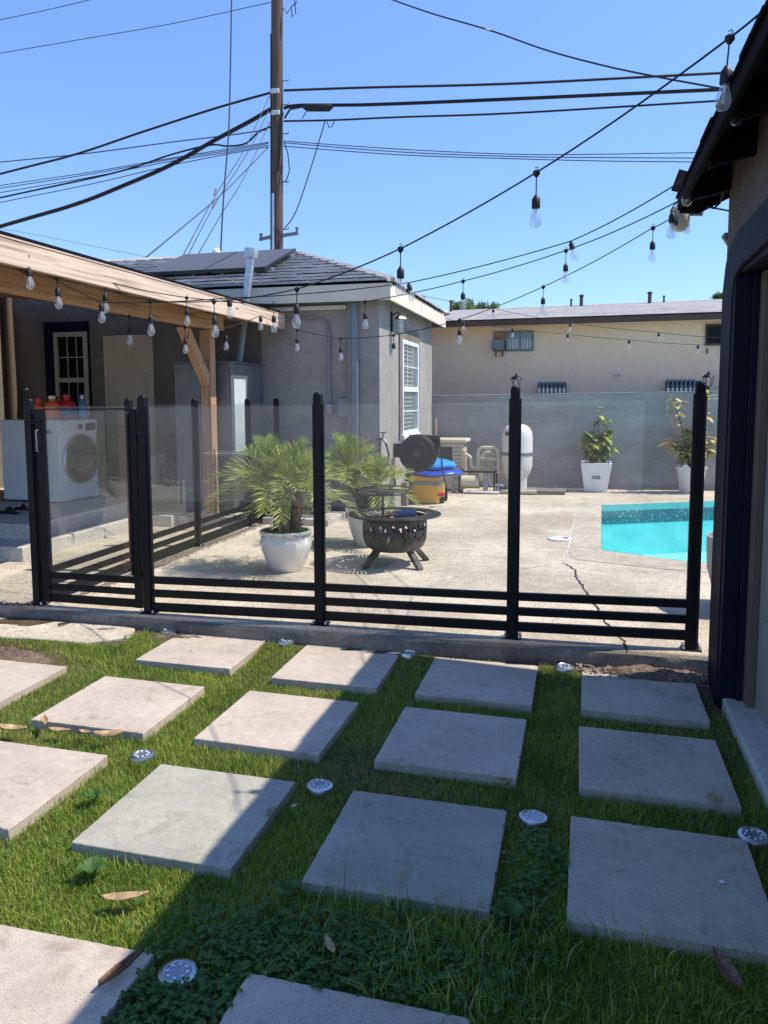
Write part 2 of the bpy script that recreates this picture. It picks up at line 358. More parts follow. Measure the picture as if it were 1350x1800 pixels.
nt.links.new(c, p.inputs['Base Color']); p.inputs['Roughness'].default_value = .3; M['pooltile'] = m
M['poollip'] = plain('teal pool lip', (.18, .50, .45), .4, 0, .1, 8, 0)

# ------------------------------------------------------------------ ground sheets
def zl(x): return -0.0103*x                       # lawn cross fall
b = MB(); b.add([(-300, -300, -.45), (300, -300, -.45), (300, 300, -.45), (-300, 300, -.45)], [(0, 1, 2, 3)]); b.v = [(x, y, -1.2) for x, y, z in b.v]
tag(b.build('ground', M['ground']), kind='structure')
def rise(x, y):
    a = np.clip((np.asarray(y)-4.28)/.22, 0, 1)*.046
    b_ = np.clip((np.asarray(y)-3.9)/.3, 0, 1)*.05*np.clip((-2.55-np.asarray(x))/.25, 0, 1)
    return np.maximum(a, b_)
# lawn soil with small undulations
nx, ny = 90, 70; vs = []; fs = []
for j in range(ny+1):
    for i in range(nx+1):
        x = -6.5+8.5*i/nx; y = -1.5+6.08*j/ny
        vs.append((x, y, float(rise(x, y))+zl(x)-.050+.006*math.sin(3.1*x+1.3*y)+.005*math.sin(5.7*y-2*x)+random.uniform(-.002, .002)))
for j in range(ny):
    for i in range(nx):
        a = j*(nx+1)+i; fs.append((a, a+1, a+nx+2, a+nx+1))
b = MB(); b.add(vs, fs); tag(b.build('soil', M['soil']), kind='structure')

# pool deck: sheet with a pool shaped hole
DZ = .10
pool = [(.287, 11.02), (.212, 7.75), (.916, 7.42), (3.2, 7.25), (3.9, 8.2), (3.9, 12.0), (2.2, 12.0)]
pool = [(.287, 11.02), (.212, 7.72), (.93, 7.36), (3.4, 7.0), (4.2, 8.2), (4.2, 12.2), (2.35, 12.05)]
import bmesh
def deck_mesh(outer, hole, z, name, m):
    bm = bmesh.new()
    def loop(pts):
        vv = [bm.verts.new((x, y, z)) for x, y in pts]; return [bm.edges.new((vv[i], vv[(i+1) % len(vv)])) for i in range(len(vv))]
    e = loop(outer)+loop(hole)
    bmesh.ops.triangle_fill(bm, use_beauty=True, use_dissolve=False, edges=e)
    me = bpy.data.meshes.new(name); bmesh.ops.recalc_face_normals(bm, faces=bm.faces)
    for f in bm.faces:
        if f.normal.z < 0: f.normal_flip()
    bm.to_mesh(me); bm.free(); me.materials.append(m)
    o = bpy.data.objects.new(name, me); col.objects.link(o); return o
front = [(-9, 4.62), (-6, 4.62), (-3.0, 4.585), (-2.6, 4.575), (-1.6, 4.57), (-.4, 4.60), (.3, 4.63), (.73, 4.62), (6.5, 4.62)]
deck = deck_mesh(front+[(6.5, 13.3), (-9, 13.3)], pool, DZ, 'pool_deck', M['deck']); tag(deck, kind='structure')
# kerb: the rough front edge of the deck slab
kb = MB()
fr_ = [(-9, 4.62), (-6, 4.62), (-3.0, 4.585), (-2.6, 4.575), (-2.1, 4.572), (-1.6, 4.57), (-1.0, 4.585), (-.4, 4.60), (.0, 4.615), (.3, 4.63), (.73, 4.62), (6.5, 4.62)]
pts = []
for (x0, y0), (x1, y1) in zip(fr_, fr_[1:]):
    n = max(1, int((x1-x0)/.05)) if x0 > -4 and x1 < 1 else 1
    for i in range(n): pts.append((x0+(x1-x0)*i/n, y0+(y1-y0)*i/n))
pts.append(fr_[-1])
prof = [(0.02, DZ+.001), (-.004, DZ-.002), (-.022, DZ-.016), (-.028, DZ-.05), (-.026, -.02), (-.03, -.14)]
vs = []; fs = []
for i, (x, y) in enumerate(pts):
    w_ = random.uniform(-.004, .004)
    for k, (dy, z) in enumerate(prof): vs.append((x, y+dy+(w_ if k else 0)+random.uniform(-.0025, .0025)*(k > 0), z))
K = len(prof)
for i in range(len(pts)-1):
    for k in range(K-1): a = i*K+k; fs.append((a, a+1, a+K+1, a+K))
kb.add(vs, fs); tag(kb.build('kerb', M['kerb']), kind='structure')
# deck joints and the long crack, thin strips laid on the deck
def strip(pts, wd, z, jit=0):
    s = MB(); vs = []
    P = [Vector((x, y)) for x, y in pts]
    for i, p_ in enumerate(P):
        d = (P[min(i+1, len(P)-1)]-P[max(i-1, 0)]).normalized(); n = Vector((-d.y, d.x))
        ww = wd*(random.uniform(1-jit, 1+jit))/2
        if jit and i in (0, len(P)-1): ww *= .2
        vs += [(p_.x+n.x*ww, p_.y+n.y*ww, z), (p_.x-n.x*ww, p_.y-n.y*ww, z)]
    s.add(vs, [(2*i, 2*i+1, 2*i+3, 2*i+2) for i in range(len(P)-1)]); return s
ck = [(-.13, 7.02), (-.075, 6.88), (-.03, 6.75), (-.018, 6.5), (.028, 6.22), (.085, 5.84), (.127, 5.557), (.176, 5.22), (.245, 4.98), (.275, 4.80), (.29, 4.61)]
fine = []
for (x0, y0), (x1, y1) in zip(ck, ck[1:]):
    for i in range(6): t = i/6; fine.append((x0+(x1-x0)*t+random.uniform(-.011, .011), y0+(y1-y0)*t))
M['crack'] = plain('dark crack', (.035, .03, .026), 1, 0, .3, 30, 0)
M['joint'] = plain('pale joint', (.62, .58, .52), .9, 0, .2, 20, 0)
M['jointdark'] = plain('dark joint', (.20, .17, .14), .9, 0, .3, 20, 0)
strip(fine+[(.29, 4.6)], .013, DZ+.004, .5).build('crack', M['crack'], deck)
strip([(.292+random.uniform(-.004, .004), 4.598)]*1+[(.30, 4.595)], .01, DZ+.004).build('crack', M['crack'], deck)
strip([(-2.3, 9.33), (-.05, 9.28)], .016, DZ+.004, .2).build('joint', M['jointdark'], deck)
strip([(-3.4, 6.05), (-2.7, 6.6), (-2.3, 6.9)], .006, DZ+.004, .4).build('joint', M['jointdark'], deck)
cp = [(-.05, 10.6), (-.075, 9.0), (-.108, 7.56), (-.10, 7.42), (-.02, 7.17)]
strip(cp, .014, DZ+.004, .3).build('joint', M['joint'], deck)
strip([(-.12, 7.05), (-.45, 6.72), (-.8, 6.42)], .012, DZ+.004, .4).build('joint', M['joint'], deck)
strip([(-.05, 10.6), (.1, 10.95), (.25, 11.3)], .012, DZ+.004, .3).build('joint', M['joint'], deck)
# coping sheet
inn = pool; outp = [(-.04, 11.2), (-.10, 7.56), (-.02, 7.2), (.75, 6.95), (3.5, 6.6), (4.6, 7.9), (4.6, 12.6), (2.2, 12.4)]
cop = deck_mesh(outp, inn, DZ+.003, 'pool_coping', M['coping']); tag(cop, kind='structure')
# pool basin, tile band, water
basin = MB(); n = len(pool)
basin.add([(x, y, -.06) for x, y in pool]+[(x, y, -.62) for x, y in pool], [(i, (i+1) % n, n+(i+1) % n, n+i) for i in range(n)]+[tuple(range(n, 2*n))])
tag(basin.build('pool_basin', M['plaster'], smooth=False), kind='structure')
def ring(z0, z1, off, m, name):
    s = MB(); cx = sum(x for x, y in pool)/n; cy = sum(y for x, y in pool)/n
    P = [(x+(cx-x)*off, y+(cy-y)*off) for x, y in pool]
    s.add([(x, y, z1) for x, y in P]+[(x, y, z0) for x, y in P], [(i, (i+1) % n, n+(i+1) % n, n+i) for i in range(n)])
    tag(s.build(name, m, smooth=False), kind='structure')
ring(-.17, .015, 0.001, M['pooltile'], 'pool_tile_band')
ring(.015, DZ+.004, 0.0015, M['poollip'], 'pool_lip')
wt = MB(); wt.add([(x, y, -.085) for x, y in pool], [tuple(range(n))]); tag(wt.build('pool_water', M['water']), kind='structure')
# white skimmer lid
t = thing('skimmer_lid', 'round white skimmer lid flush with the deck beside the pool', 'lid', (-.195, 8.226, DZ+.004))
b = MB(); b.lathe([(.125, 0), (.125, .008), (.118, .012), (.0001, .012)], 32); b.build('cover', M['white'], t)
b = MB(); b.lathe([(.03, .0125), (.03, .016), (.0001, .016)], 16, (.06, 0, 0)); b.build('finger_hole', M['darktint'], t)
# lower concrete strip in front of the gate
def rough_poly(pts, amp, step=.08):
    out = []
    for i in range(len(pts)):
        a, c = Vector(pts[i]), Vector(pts[(i+1) % len(pts)]); k = max(1, int((c-a).length/step))
        for j in range(k):
            q = a.lerp(c, j/k); out.append((q.x+random.uniform(-amp, amp), q.y+random.uniform(-amp, amp)))
    return out
b = MB(); b.prism(rough_poly([(-6.5, 4.22), (-3.6, 4.16), (-3.0, 4.17), (-2.78, 4.34), (-2.86, 4.52), (-3.1, 4.54), (-6.5, 4.56)], .012), -.12, .045)
tag(b.build('concrete_strip', M['coping'], bevel=.008), kind='structure')

# patio slabs and steps (left)
b = MB(); b.box(-9, -4.885, 5.95, 13.0, -.2, .236); tag(b.build('lower_step', M['slab'], bevel=.012), kind='structure')
b = MB(); b.box(-9.2, -5.10, 6.30, 13.1, -.2, .38); tag(b.build('patio_slab', M['slab'], bevel=.012), kind='structure')
b = MB(); b.box(-4.883, -4.56, 8.03, 9.2, -.2, .233); b.box(-4.56, -3.80, 8.15, 9.2, -.2, .224); tag(b.build('cabinet_pad', M['slab'], bevel=.012), kind='structure')
b = MB(); b.box(-3.62, -2.80, 8.45, 9.18, -.1, .18); tag(b.build('condenser_pad', M['slab'], bevel=.01), kind='structure')
b = MB(); b.box(.74, 1.6, .4, 4.24, -.3, .012); tag(b.build('threshold_slab', M['slab'], bevel=.01), kind='structure')

# ------------------------------------------------------------------ pavers
pv = {('A', 1): (-2.241, 4.312, .003), ('A', 2): (-1.350, 4.244, .004), ('A', 3): (-.522, 4.22, .005), ('A', 4): (.335, 4.24, -.003),
      ('B', 1): (-2.251, 3.412, 0), ('B', 2): (-1.388, 3.422, -.012), ('B', 3): (-.534, 3.428, 0), ('B', 4): (.325, 3.417, .004), ('B', 0): (-3.163, 3.49, .003),
      ('C', 1): (-1.404, 2.553, 0), ('C', 2): (-.547, 2.55, .006), ('C', 3): (.295, 2.573, -.006), ('C', 0): (-2.28, 2.565, .002),
      ('D', 0): (-1.438, 1.521, .01), ('D', 1): (-.546, 1.522, -.008)}
plab = {('A', 1): 'sunlit square paver nearest the gate, in the far row beside the kerb', ('A', 2): 'far row paver crossed by the edge of shadow, below the second fence post',
        ('A', 3): 'shaded far row paver in front of the long middle fence bay', ('A', 4): 'shaded far row paver beside the bare dirt at the garage corner',
        ('B', 1): 'fully sunlit paver with the dead leaves lying at its near left corner', ('B', 2): 'sunlit second row paver whose right corner is in shadow',
        ('B', 3): 'shaded second row paver with a curled leaf at its near edge', ('B', 4): 'shaded second row paver with a brown leaf on its right corner, by the garage',
        ('B', 0): 'sunlit paver cut by the left picture edge, below the concrete strip', ('C', 1): 'large sunlit paver with the shadow of a hanging bulb on it',
        ('C', 2): 'large shaded paver between two stainless disc lights', ('C', 3): 'large shaded paver at the right picture edge with a white speck',
        ('C', 0): 'sunlit paver at the left edge under the row of dead leaves', ('D', 0): 'nearest sunlit paver in the bottom left corner with a curled dead leaf',
        ('D', 1): 'nearest shaded paver cut by the bottom edge beside the clover'}
def paver_mesh():
    pts = []
    cs = [(-.305, -.305), (.305, -.305), (.305, .305), (-.305, .305)]
    for i in range(4):
        a, c_ = Vector(cs[i]), Vector(cs[(i+1) % 4]); nrm = Vector((a.x+c_.x, a.y+c_.y)).normalized()
        for k in range(40):
            q = a.lerp(c_, k/40); ch = random.gauss(0, .0007)-(random.uniform(.002, .007) if random.random() < .04 else 0)
            pts.append((q.x+nrm.x*ch, q.y+nrm.y*ch))
    return MB().prism(pts, -.055, 0)
pav0 = paver_mesh().build('concrete_paver', M['paver'], bevel=.0035)
pmeshes = [pav0.data]
for _ in range(3):
    q_ = paver_mesh().build('concrete_paver', M['paver']); pmeshes.append(q_.data); bpy.data.objects.remove(q_)
for i, (k, (x, y, a)) in enumerate(pv.items()):
    o = pav0 if i == 0 else pav0.copy()
    if i: col.objects.link(o)
    o.location = (x, y, zl(x)); o.rotation_euler = (0, math.atan(.0103), a)
    o.data = pmeshes[i % 4]
    if k in (('C', 1), ('C', 2)):
        o.data = o.data.copy(); o.data.materials[0] = M['paver_gray']
    tag(o, plab[k], 'paver', 'square concrete pavers set in the lawn')

# ------------------------------------------------------------------ grass
discs = [(-1.853, 2.945), (-1.007, 2.889), (-.147, 2.869), (.64, 2.945), (-1.047, 1.80), (-.152, 1.79), (-.982, 4.50), (-.064, 4.50), (-1.789, 4.53), (-2.624, 4.54)]
def inside(x, y, pad):
    m = np.zeros(len(x), bool)
    for (px, py, a) in pv.values(): m |= (np.abs(x-px) < .305+pad) & (np.abs(y-py) < .305+pad)
    for (dx, dy) in discs: m |= (x-dx)**2+(y-dy)**2 < (.051+abs(pad))**2
    return m
def blob(x, y, c, r, p=1.0): return np.exp(-(((x-c[0])/r[0])**2+((y-c[1])/r[1])**2)*p)
def grass_pts(n, x0, x1, y0, y1, pad):
    x = rng.uniform(x0, x1, n); y = rng.uniform(y0, y1, n)
    edge = 4.50-.02*np.sin(7*x)
    k = ~inside(x, y, pad) & (y < edge) & (x < .745+.02*np.sin(20*y))
    k &= ~((x < -2.80+.03*np.sin(30*y)) & (y > 4.17))
    bare = blob(x, y, (-3.45, 3.98), (.42, .13))*.9+blob(x, y, (.42, 4.55), (.40, .10))*1.5+blob(x, y, (-2.55, 4.5), (.25, .1))*.95+blob(x, y, (-3.9, 3.9), (.4, .2))*.8+blob(x, y, (-.6, 4.56), (.6, .05))*.8+blob(x, y, (-3.1, 3.9), (.5, .1))*.5+blob(x, y, (-1.7, 4.54), (.8, .05))*.6+blob(x, y, (.72, 4.35), (.12, .2))*.9
    patch = .16*(np.sin(5.3*x+2*y)*np.sin(4.1*y-1.7*x)+.6*np.sin(13*x-7*y)*np.sin(11*y+5*x))
    k &= rng.random(n) > bare*1.05+patch.clip(0, 1)*.5
    return x[k], y[k]
def blades(x, y, hmin, hmax, wd, lean, name, m, label):
    n = len(x); h = rng.uniform(hmin, hmax, n)*(1+.25*np.sin(3.1*x+.5)*np.sin(2.7*y)); ang = rng.uniform(0, 2*np.pi, n)
    tall = rng.random(n) < .035; h[tall] *= 1.7
    ln = rng.uniform(.15, 1.0, n)*lean; w2 = rng.uniform(.7, 1.2, n)*wd/2
    z0 = zl(x)-.052+rise(x, y); dx, dy = np.cos(ang), np.sin(ang); fa = ang+np.pi/2+rng.uniform(-.6, .6, n); wx, wy = np.cos(fa)*w2, np.sin(fa)*w2
    V = np.zeros((n, 5, 3))
    for j, (t, ww) in enumerate(((0, 1.0), (.55, .85), (1, 0))):
        px = x+dx*h*ln*t*t; py = y+dy*h*ln*t*t; pz = z0+h*t*(1-.25*ln*t)
        if j < 2:
            V[:, 2*j] = np.stack([px-wx*ww, py-wy*ww, pz], 1); V[:, 2*j+1] = np.stack([px+wx*ww, py+wy*ww, pz], 1)
        else: V[:, 4] = np.stack([px, py, pz], 1)
    me = bpy.data.meshes.new(name); me.vertices.add(5*n); me.vertices.foreach_set('co', V.reshape(-1))
    base = np.arange(n)*5
    li = np.stack([base, base+1, base+3, base+2, base+2, base+3, base+4], 1).reshape(-1)
    me.loops.add(7*n); me.loops.foreach_set('vertex_index', li.astype(np.int32))
    me.polygons.add(2*n); ls = np.stack([np.arange(n)*7, np.arange(n)*7+4], 1).reshape(-1)
    me.polygons.foreach_set('loop_start', ls.astype(np.int32))
    me.update(calc_edges=True); me.materials.append(m)
    o = bpy.data.objects.new(name, me); col.objects.link(o)
    if label: tag(o, label, 'grass', kind='stuff')
    return o
gx1, gy1 = grass_pts(330000, -1.9, 1.0, 1.0, 2.75, .004)
gx2, gy2 = grass_pts(260000, -4.6, .9, 2.75, 4.52, .004)
gx3, gy3 = grass_pts(150000, -4.6, -1.9, .9, 2.75, .004)
# ragged fringe leaning over the paver edges
gx = np.concatenate([gx1, gx2, gx3]); gy = np.concatenate([gy1, gy2, gy3])
blades(gx, gy, .016, .041, .0030, .85, 'grass', M['grass'], 'green lawn growing in the gaps between the pavers')
tx, ty = grass_pts(6500, -.8, .9, 1.3, 2.28, .006)
k = rng.random(len(tx)) < (.25+.75*(np.sin(6*tx)*np.sin(5*ty+1) > 0)); tx, ty = tx[k], ty[k]
blades(tx, ty, .065, .12, .0038, 1.1, 'tall_grass', M['grass'], 'taller unmown grass in the shade near the bottom of the picture')
# clover
def clover(cx, cy, rx, ry, n, name, label):
    x = cx+rng.normal(0, 1, n)*rx*.55; y = cy+rng.normal(0, 1, n)*ry*.55
    k = ~inside(x, y, -.012) & (y > 1.0); x, y = x[k], y[k]; b = MB(); vs = []; fs = []
    for a, c in zip(x, y):
        z = zl(a)-.052+random.uniform(.03, .062); r = random.uniform(.0035, .0068); th = random.uniform(0, 6.28); tx_, ty_ = random.uniform(-.35, .35), random.uniform(-.35, .35)
        for j in range(3):
            q = th+j*2.094; cxx, cyy = a+math.cos(q)*r, c+math.sin(q)*r; bi = len(vs)
            for s_ in range(6):
                u = q+s_*1.047; ex, ey = cxx+math.cos(u)*r*.95, cyy+math.sin(u)*r*.95
                vs.append((ex, ey, z+(ex-a)*tx_+(ey-c)*ty_))
            fs.append(tuple(range(bi, bi+6)))
    b.add(vs, fs); tag(b.build(name, M['clover'], smooth=False), label, 'clover', kind='stuff')
clover(-.62, 1.98, .42, .17, 1300, 'clover', 'low dark clover spreading over the shaded turf between the near pavers')
clover(-.98, 1.65, .18, .33, 1500, 'clover', 'clover around the nearest disc light beside the bottom left paver')
clover(-.13, 2.5, .10, .4, 350, 'clover', 'thin clover in the gap between the two large shaded pavers')
clover(-.55, 4.50, .5, .04, 260, 'clover', 'pale weeds along the foot of the kerb under the middle fence bay')

# weeds with broad leaves
def rosette(x, y, label, r=.05, n=7, m='clover'):
    b = MB()
    for i in range(n):
        a = i/n*6.28+random.uniform(-.3, .3); L = r*random.uniform(.7, 1.2); wv = L*.30; d = Vector((math.cos(a), math.sin(a), 0)); s_ = Vector((-d.y, d.x, 0))
        z = .0; P = []
        for t_, ww in ((0, .2), (.35, .7), (.7, 1), (.9, .6), (1, .05)):
            c_ = d*L*t_+Vector((0, 0, .045*math.sin(t_*2.2)+.02)); P += [c_-s_*wv*ww, c_+s_*wv*ww]
        b.add(P, [(2*j, 2*j+1, 2*j+3, 2*j+2) for j in range(4)])
    o = b.build('weed', M[m]); o.location = (x, y, zl(x)-.04); tag(o, label, 'weed', 'broad leaved weeds in the lawn')
rosette(*at(440, 1618, z=0)[:2][:2], label='x') if False else None
for (px, py), lab, r_ in [((430, 1330), '', 0)][:0]: pass
for (px, py), lab, r_ in [((977, 1505), 'pale green weed in the gap right of the middle shaded paver', .05), ((895, 1610), 'broad leaved weed at the near right corner of the middle shaded paver', .06),
                          ((507, 1570), 'weed beside the near left corner of the middle shaded paver', .045), ((700, 1608), 'weed in shade just below the middle shaded paver', .04),
                          ((160, 1540), 'bright weed in the sunlit grass left of the yellow leaf', .05), ((165, 1410), 'green weed in sunlit grass between the two left pavers', .045)]:
    q = at(px, py, z=0); rosette(q.x, q.y, lab, r_)

# dead leaves
M['deadleaf'] = rough_mat('tan dead leaf', (.33, .20, .10), (.58, .42, .24), 22, 90, None, .7, .5, .003, True)
M['darkleaf'] = rough_mat('dark dead leaf', (.14, .08, .05), (.32, .19, .11), 22, 90, None, .7, .5, .003, True)
def leaf(px, py, L, wv, rz, curl, label, tilt=.15, m='deadleaf'):
    q = at(px, py, z=.0); b = MB(); nu, nv = 9, 4; vs = []
    for i in range(nu+1):
        u = i/nu; half = wv*math.sin(math.pi*min(1, u*.98+.01))**.8*(1-.35*u)
        for j in range(nv+1):
            v_ = (j/nv-.5)*2
            vs.append(((u-.5)*L, v_*half*(1-.25*curl*abs(v_)), curl*.35*wv*(v_*v_)+tilt*L*(u-.5)**2*1.6+random.uniform(-.0015, .0015)))
    fs = [(i*(nv+1)+j, (i+1)*(nv+1)+j, (i+1)*(nv+1)+j+1, i*(nv+1)+j+1) for i in range(nu) for j in range(nv)]
    b.add(vs, fs); o = b.build('dead_leaf', M[m]); o.location = (q.x, q.y, zl(q.x)+.012); o.rotation_euler = (random.uniform(-.15, .15), random.uniform(-.1, .1), rz)
    s_ = o.modifiers.new('thick', 'SOLIDIFY'); s_.thickness = .0015
    tag(o, label, 'dead leaf', 'dead leaves fallen on the lawn')
leaf(22, 1296, .15, .035, .1, 1, 'tan dead leaf at the left picture edge between two pavers')
leaf(78, 1285, .12, .035, -.9, 1.6, 'curled brown leaf leaning on the sunlit paver, second from the left edge')
leaf(105, 1298, .11, .03, .1, .8, 'orange brown leaf just right of the curled one')
leaf(150, 1300, .07, .02, -.2, 1, 'small orange leaf between two larger dead leaves')
leaf(190, 1308, .13, .04, .5, 1.8, 'crumpled brown leaf, rightmost in the row by the left pavers')
leaf(220, 1592, .145, .032, .35, .6, 'large yellow and tan leaf lying on the sunlit grass')
leaf(215, 1722, .15, .03, 1.25, 2, 'long curled dark brown leaf on the nearest left paver', .12, 'darkleaf')
leaf(885, 1382, .065, .03, .3, 1.4, 'curled tan leaf at the near edge of the shaded second row paver')
leaf(1255, 1408, .06, .03, -.4, 1.2, 'small brown leaf on the shaded paver by the garage')
leaf(1278, 1712, .15, .034, 1.9, .7, 'rust coloured leaf standing in the shaded grass at bottom right', .15, 'darkleaf')
leaf(476, 1436, .05, .02, 1.3, .8, 'small red brown leaf at the shadow edge on the right of the bulb shadow paver')
leaf(580, 1672, .09, .016, 2.2, .6, 'thin tan leaf in the dark clover')
leaf(518, 1427, .035, .014, .9, .6, 'tiny pale leaf in the grass below a stainless disc light')
t = MB(); t.lathe([(.0001, 0), (.008, .001), (.011, .004), (.008, .007), (.0001, .008)], 10, sx=1, sy=.5)
q = at(1270, 1550, z=0); o = t.build('pebble', M['white']); o.location = (q.x, q.y, zl(q.x)+.001); tag(o, 'tiny white pebble on the shaded paver at right', 'pebble')

# stainless disc lights
def disc_light():
    t = thing('disc_light', '', 'garden light', group='stainless disc lights in the lawn')
    b = MB(); b.lathe([(.054, -.03), (.056, 0), (.053, .006), (.040, .010), (.037, .008), (.037, .004)], 40); b.build('rim', M['stainless'], t)
    b = MB(); b.lathe([(.0371, .003), (.0371, .0065), (.0001, .0075)], 32); b.build('lens', M['mower'], t)
    b = MB()
    for k in range(8): a = k*math.pi/4; b.lathe([(.0045, .0068), (.0045, .0098), (.0001, .0102)], 8, (.028*math.cos(a), .028*math.sin(a), 0))
    b.build('led', M['led'], t)
    return t
dl0 = disc_light()
dlab = ['disc light in sunlit grass right of the dead leaves', 'disc light just right of the big sunlit paver, at the shadow edge', 'bright disc light between the two large shaded pavers, near their far corners',
        'disc light at the right picture edge by the garage slab', 'largest disc light, in clover at the corner of the bottom left paver', 'disc light cut by the bottom picture edge',
        'dirty disc light in weeds at the kerb under the third fence post', 'disc light by the kerb between the two far shaded pavers', 'disc light half buried in grass between the two nearest far pavers left of the shadow', 'dull disc light by the kerb behind the paver nearest the gate']
for i, (x, y) in enumerate(discs):
    o = dl0 if i == 0 else copy_tree(dl0)
    o.location = (x, y, zl(x)-.022+float(rise(x, y))*.8); o.rotation_euler = (random.uniform(-.05, .05)+.03, random.uniform(-.05, .05), random.uniform(0, 3)); o['label'] = dlab[i]

# dirt mound and pebbles
def mound(cx, cy, rx, ry, h, name, m, z0=-.06, n=36):
    vs = []; fs = []; k = n+1
    for j in range(k):
        for i in range(k):
            u, v_ = i/n*2-1, j/n*2-1; r = math.hypot(u, v_)
            hh = max(0, 1-r*r)**.8*h*(1+.35*math.sin(9*u+3)*math.sin(7*v_))+random.uniform(-.006, .006)
            vs.append((cx+u*rx, cy+v_*ry, z0+zl(cx)+hh))
    for j in range(n):
        for i in range(n): a = j*k+i; fs.append((a, a+1, a+k+1, a+k))
    return MB().add(vs, fs).build(name, m)
tag(mound(.42, 4.54, .36, .10, .05, 'dirt', M['dirt'], -.012), kind='structure')
tag(mound(-3.55, 3.97, .55, .16, .03, 'dirt', M['dirt'], -.052), kind='structure')
tag(mound(-2.55, 4.48, .3, .09, .04, 'dirt', M['dirt'], -.035), kind='structure')
def pebbles(area, n, r, name, label, z):
    b = MB()
    for _ in range(n):
        x, y = area(); rr = r*random.uniform(.4, 1.2); a, c_, e = rr*random.uniform(.7, 1.3), rr*random.uniform(.7, 1.3), rr*random.uniform(.4, .8)
        vs = [(x+a, y, z), (x, y+c_, z), (x-a, y, z), (x, y-c_, z), (x+a*.1, y, z+e), (x, y, z-e)]
        b.add(vs, [(0, 1, 4), (1, 2, 4), (2, 3, 4), (3, 0, 4), (1, 0, 5), (2, 1, 5), (3, 2, 5), (0, 3, 5)])
    tag(b.build(name, M['gravel'], smooth=False), label, 'gravel', kind='stuff')
pebbles(lambda: (random.gauss(-3.62, .035), random.uniform(4.85, 9.1)), 1100, .012, 'gravel', 'line of pebbles and dirt along the foot of the side fence', DZ+.002)
pebbles(lambda: (random.uniform(-4.6, -3.72), 4.66+random.gauss(0, .03)), 260, .014, 'gravel', 'loose stones at the deck edge left of the gate', DZ+.002)
pebbles(lambda: (random.uniform(.0, .75), random.gauss(4.54, .05)), 260, .011, 'gravel', 'small stones in the dirt at the kerb by the garage', .012)
pebbles(lambda: (random.uniform(-2.7, .7), random.gauss(4.53, .02)), 260, .008, 'gravel', 'crumbs of soil and stone along the foot of the kerb', -.002)
strip([(-3.64, 4.8), (-3.63, 6), (-3.65, 7.4), (-3.64, 9.1)], .10, DZ+.0035, .3).build('dirt_line', M['dirt'], deck)

# ------------------------------------------------------------------ fence
def fz(x): return .011*(x+.385)
YF = 4.72
def post(parent, x, y, top, side=0):
    """post with a round-topped core standing proud of two glazing channels, on a bolted base plate"""
    p = MB(); w2 = .027
    p.box(x-w2, x+w2, y-w2, y+w2, DZ+.006, top-.01)
    if side == 0: p.box(x-.036, x+.036, y-.018, y+.018, DZ+.02, top-.062)
    else: p.box(x-.018, x+.018, y-.036, y+.036, DZ+.02, top-.062)
    po = p.build('post', M['blackmetal'], parent, .003, True)
    c = MB(); c.lathe([(.030, 0), (.030, .008), (.022, .02), (.0001, .026)], 16, (x, y, top-.012)); c.build('cap', M['blackmetal'], po, 0, True)
    bp = MB(); bp.box(x-.055, x+.055, y-.045, y+.045, DZ+.001, DZ+.01)
    bo = bp.build('base_plate', M['blackmetal'], po, .002, True)
    for sx in (-1, 1):
        for sy in (-1, 1):
            k = MB(); k.lathe([(.008, 0), (.008, .012), (.005, .02), (.0001, .021)], 8, (x+sx*.044, y+sy*.033, DZ+.01)); k.build('bolt', M['steel'], po, 0, True)
    return po
fx = [-2.86, -1.625, -.385, .648]; ty_ = [4.70, 4.72, 4.72, 4.74]
tops = [1.583, 1.597, 1.626, 1.648]
fence = thing('glass_fence', 'black framed clear glass pool fence standing on the kerb across the picture', 'fence', (-1.1, 4.72, DZ))
for x, y, tp in zip(fx, ty_, tops): post(fence, x, y, tp)
def rails(parent, x0, x1, y0, y1):
    for a, c_ in ((.143, .201), (.243, .293), (.336, .385)):
        b = MB(); b.extr([(x0, y0-.014, a+fz(x0)), (x0, y0+.014, a+fz(x0)), (x0, y0+.014, c_+fz(x0)), (x0, y0-.014, c_+fz(x0))], (x1-x0, y1-y0, fz(x1)-fz(x0)))
        b.build('rail', M['blackmetal'], parent, .002, True)
for i in range(3):
    x0, x1, y0, y1 = fx[i]+.034, fx[i+1]-.034, ty_[i], ty_[i+1]
    rails(fence, x0, x1, y0, y1)
    g = MB(); g.extr([(x0, y0-.004, .39+fz(x0)), (x0, y0+.004, .39+fz(x0)), (x0, y0+.004, 1.543+fz(x0)*1.2), (x0, y0-.004, 1.543+fz(x0)*1.2)], (x1-x0, y1-y0, fz(x1)-fz(x0)))
    g.build('glass_panel', M['glass'], fence, .0, True)
# gate between the corner post and the hinge post
gate = thing('glass_gate', 'narrow glass gate with black frame and latch at the left end of the fence', 'gate', (-3.3, 4.71, DZ))
gx0, gx1_ = -3.70, -2.912
b = MB(); b.box(gx0, gx0+.06, 4.69, 4.73, .13, 1.50); b.build('stile', M['blackmetal'], gate, .003, True)
b = MB(); b.box(gx1_-.055, gx1_, 4.69, 4.73, .13, 1.50); b.build('stile', M['blackmetal'], gate, .003, True)
b = MB(); b.box(gx0+.06, gx1_-.055, 4.70, 4.724, 1.497, 1.505); b.build('top_edge', M['blackmetal'], gate, 0, True)
for a, c_ in ((.131, .186), (.218, .262), (.300, .345)):
    b = MB(); b.box(gx0+.061, gx1_-.056, 4.697, 4.723, a, c_); b.build('rail', M['blackmetal'], gate, .002, True)
g = MB(); g.box(gx0+.061, gx1_-.056, 4.706, 4.714, .35, 1.485); g.build('glass_panel', M['glass'], gate, 0, True)
